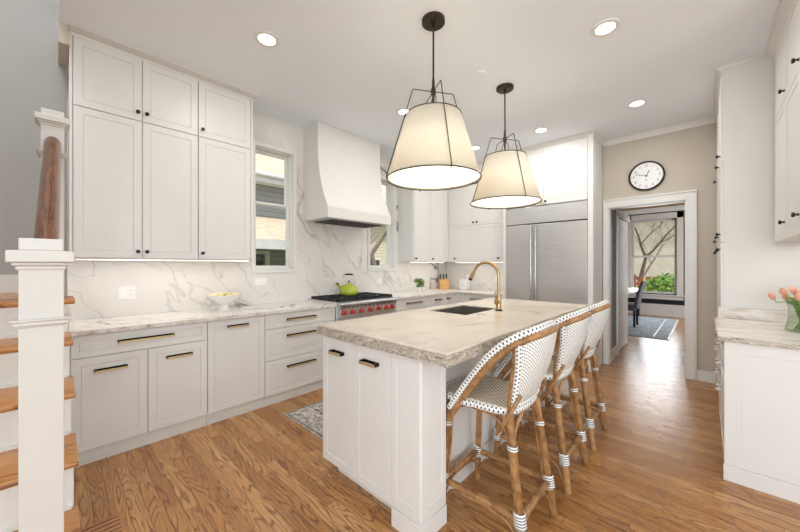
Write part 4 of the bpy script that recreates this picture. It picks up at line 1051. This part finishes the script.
m = MB(); m.box(-.50, -.47, 7.62, 10.6, 0, .0095).box(-.72, -.70, 7.8, 10.45, .009, .0098); m.build('rug_edge', M['trimw'], t)
t = thing('dining_table', 'pale topped dining table with black legs beyond the doorway', 'table', (-1.77, 9.45, .009))
MB().box(-.55, .55, -1.27, 1.27, .70, .742).build('tabletop', M['newel'], t, bevel=.004)
MB().box(-.43, .43, -1.15, 1.15, .62, .70).build('apron', M['blackwood'], t)
for sx in (-1, 1):
    for sy in (-1, 1): MB().box(sx*.47-.035, sx*.47+.035, sy*1.19-.035, sy*1.19+.035, 0, .70).build('leg', M['blackwood'], t)
def dchair(x, y, rz, lab):
    t = thing('dining_chair', lab, 'chair', (x, y, .009), rz)
    MB().box(-.25, .22, -.235, .235, .36, .49).build('seat', M['chair'], t, bevel=.02)
    m = MB(); n = 10
    for sgn in (0,):
        poly = []
        for k in range(n+1):
            z = .40+.60*k/n; xx = .20+.13*(k/n)**1.5; poly.append((xx, z))
        poly2 = [(p[0]+.075-.02*i/n, p[1]) for i, p in enumerate(poly)][::-1]
        m.prism(poly+poly2, 'y', -.235, .235)
    m.build('backrest', M['chair'], t, fixn=True, bevel=.02, angle=60)
    for sx in (-1, 1):
        for sy in (-1, 1): MB().box(sx*.21-.02, sx*.21+.02, sy*.205-.02, sy*.205+.02, 0, .37).build('leg', M['blackwood'], t)
dchair(-1.33, 8.85, .0, 'grey upholstered dining chair with black legs beyond the doorway')

# ------------------------------------------------------------------ outdoors
tag(MB().box(-30, 30, -30, 45, -.75, -.45).build('ground', M['lawn']), kind='structure')
# neighbour house to the left
hs = thing('house', 'neighbouring house with cream shingle roofs seen through the range wall windows', 'house')
HX = -7.6
m = MB(); holed(m, (HX-.2, HX), -1.0, 5.6, -.45, 3.35, [(2.8, 3.4, .7, 1.62)], 'x'); m.build('wall', M['siding'], hs)
m = MB().box(HX, HX+.05, 2.72, 2.8, .62, 1.70).box(HX, HX+.05, 3.4, 3.5, .62, 1.70).box(HX, HX+.05, 2.8, 3.4, 1.62, 1.70).box(HX, HX+.06, 2.7, 3.52, .6, .7).box(HX, HX+.04, 3.08, 3.13, .7, 1.62)
fr_ = m.build('window_frame', M['siding_white'], hs); MB().box(HX-.1, HX-.08, 2.8, 3.4, .7, 1.62).build('pane', M['darkglass'], fr_)
# porch roof slope, upper roof slope
m = MB().prism([(HX+.95, 1.83), (HX, 2.43), (HX, 2.50), (HX+.95, 1.90)], 'y', -1.0, 5.9); m.build('porch_roof', M['shingle'], hs, fixn=True)
m = MB().box(HX+.93, HX+.98, -1.0, 5.9, 1.70, 1.91); m.build('porch_fascia', M['siding_white'], hs)
m = MB().prism([(HX+.35, 3.32), (HX-2.2, 5.3), (HX-2.2, 5.4), (HX+.35, 3.42)], 'y', -1.2, 5.9); m.build('upper_roof', M['shingle'], hs, fixn=True)
m = MB().box(HX+.34, HX+.38, -1.2, 5.9, 3.24, 3.44).box(HX, HX+.34, -1.2, 5.9, 3.26, 3.28); m.build('eave_fascia', M['siding_white'], hs)
m = MB().tube([(HX+.43, -1.2, 3.40), (HX+.43, 5.3, 3.40), (HX+.43, 5.45, 3.34), (HX+.06, 5.5, 2.9), (HX+.06, 5.5, 0)], .045, 8); m.build('gutter_pipe', M['siding_white'], hs)
hs2 = thing('house', 'cream house with grey windows behind a tree, seen through the second window', 'house')
MB().box(-12.4, -12, 6.2, 16, -.45, 3.6).build('wall', M['creamsiding'], hs2)
MB().prism([(-11.5, 3.5), (-15, 6.5), (-15, 6.6), (-11.5, 3.6)], 'y', 6.0, 16.2).build('roof', M['shingle'], hs2, fixn=True)
for yy in (8.6, 10.4, 12.2):
    f = MB().box(-12.0, -11.95, yy-.08, yy+.88, .3, 1.7).build('window_frame', M['siding_white'], hs2); MB().box(-11.96, -11.94, yy, yy+.8, .38, 1.62).build('pane', M['darkglass'], f)
def bare_tree(name, label, base, hgt, r0, seed, spread=.75, lv=4, group=None):
    t = thing(name, label, 'tree', base, group=group); rnd = random.Random(seed); tr = MB(); br = MB()
    def grow(p, d, L, r, lvl):
        pts = [p]; q = p.copy(); dd = d.copy()
        for k in range(4):
            dd = (dd+Vector((rnd.uniform(-1,1), rnd.uniform(-1,1), rnd.uniform(-.4,.7)))*.16).normalized(); q = q+dd*L/4; pts.append(q.copy())
        (tr if lvl == 0 else br).tube(pts, [r*(1-.12*k) for k in range(5)], 6 if lvl < 2 else 4)
        if lvl < lv:
            for k in range(3 if lvl else 4):
                a = rnd.uniform(0, 2*PI); nd = (dd+Vector((math.cos(a), math.sin(a), rnd.uniform(-.1, .5)))*spread).normalized(); grow(pts[-1] if k < 2 else pts[2], nd, L*rnd.uniform(.6, .8), r*.52, lvl+1)
    grow(Vector((0,0,0)), Vector((0,0,1)), hgt*.35, r0, 0)
    tr.build('trunk', M['bark'], t); br.build('branches', M['bark'], t); return t
bare_tree('bare_tree', 'bare tree with pale trunk outside the second window', (-8.4, 8.1, -.45), 6.5, .16, 4)
bare_tree('bare_tree', 'bare branched tree outside the dining room window', (-2.1, 17.5, -.45), 6.5, .11, 9, .9, 6)
bare_tree('bare_tree', 'second bare tree outside the dining window, farther right', (.9, 24.5, -.45), 8.5, .12, 12, .9, 5)
def shrub(label, base, rx, rz, seed, n=420, group='shrubs outside the dining room window'):
    rnd = random.Random(seed); mb = MB(); m2 = MB()
    for i in range(n):
        v = Vector((rnd.gauss(0,1), rnd.gauss(0,1), rnd.gauss(0,1))).normalized()*rnd.uniform(.6, 1.0); p = Vector((v.x*rx, v.y*rx, rz+v.z*rz))
        d = Vector((rnd.uniform(-1,1), rnd.uniform(-1,1), rnd.uniform(-1,1))).normalized(); s = d.orthogonal().normalized(); L = .11
        mb.add([p-d*L, p+s*L*.5, p+d*L, p-s*L*.5], [(0,1,2,3)])
    for k in range(5):
        a = k*1.3; m2.tube([(0,0,0), (math.cos(a)*rx*.3, math.sin(a)*rx*.3, rz), (math.cos(a)*rx*.5, math.sin(a)*rx*.5, rz*1.6)], .02, 5)
    t = thing('shrub', label, 'shrub', base, group=group); mb.build('foliage', M['shrub'], t); m2.build('stems', M['bark'], t)
shrub('rounded green shrub at the right of the dining window view', (-.95, 14.6, -.45), .75, .75, 1, 700)
shrub('low green shrub just below the middle of the dining window', (-1.9, 13.6, -.45), .6, .50, 2)
shrub('green shrub at the left of the dining window view', (-2.7, 15.5, -.45), .7, .7, 3)
shrub('low green shrub outside the second kitchen window', (-7.3, 6.9, -.45), .55, .70, 6, group=None)
t = thing('garden_fence', 'orange-brown garden fence behind the shrubs outside the dining window', 'fence', (-1.5, 16.4, -.45))
for k in range(24): MB().box(-3.0+k*.25, -2.82+k*.25, 0, .04, 0, 1.35).build('fence_board', M['brick'], t)
MB().box(-3, 3, .04, .08, .25, .35).box(-3, 3, .04, .08, 1.0, 1.1).build('fence_rail', M['brick'], t)
hs3 = thing('house', 'pale beige house far beyond the dining room window', 'house')
m = MB(); m.box(-9, 8, 33, 34, -.45, 5.2); m.build('wall', plain('pale_stucco', srgb(222, 206, 194), .9, var=.08, scale=2), hs3)
MB().prism([(32.5, 5.1), (36.5, 8.2), (36.5, 8.4), (32.5, 5.3)], 'x', -9.5, 8.5).build('roof', M['shingle'], hs3, fixn=True)
for xx in (-6.4, .9):
    f = MB().box(xx-.1, xx+1.1, 32.93, 33.0, .9, 2.7).build('window_frame', M['siding_white'], hs3); MB().box(xx, xx+1, 32.9, 32.94, 1.0, 2.6).build('pane', M['darkglass'], f)
bare_tree('bare_tree', 'slender bare tree at the left of the dining window view', (-5.6, 22, -.45), 6.0, .07, 21, 1.0, 6)
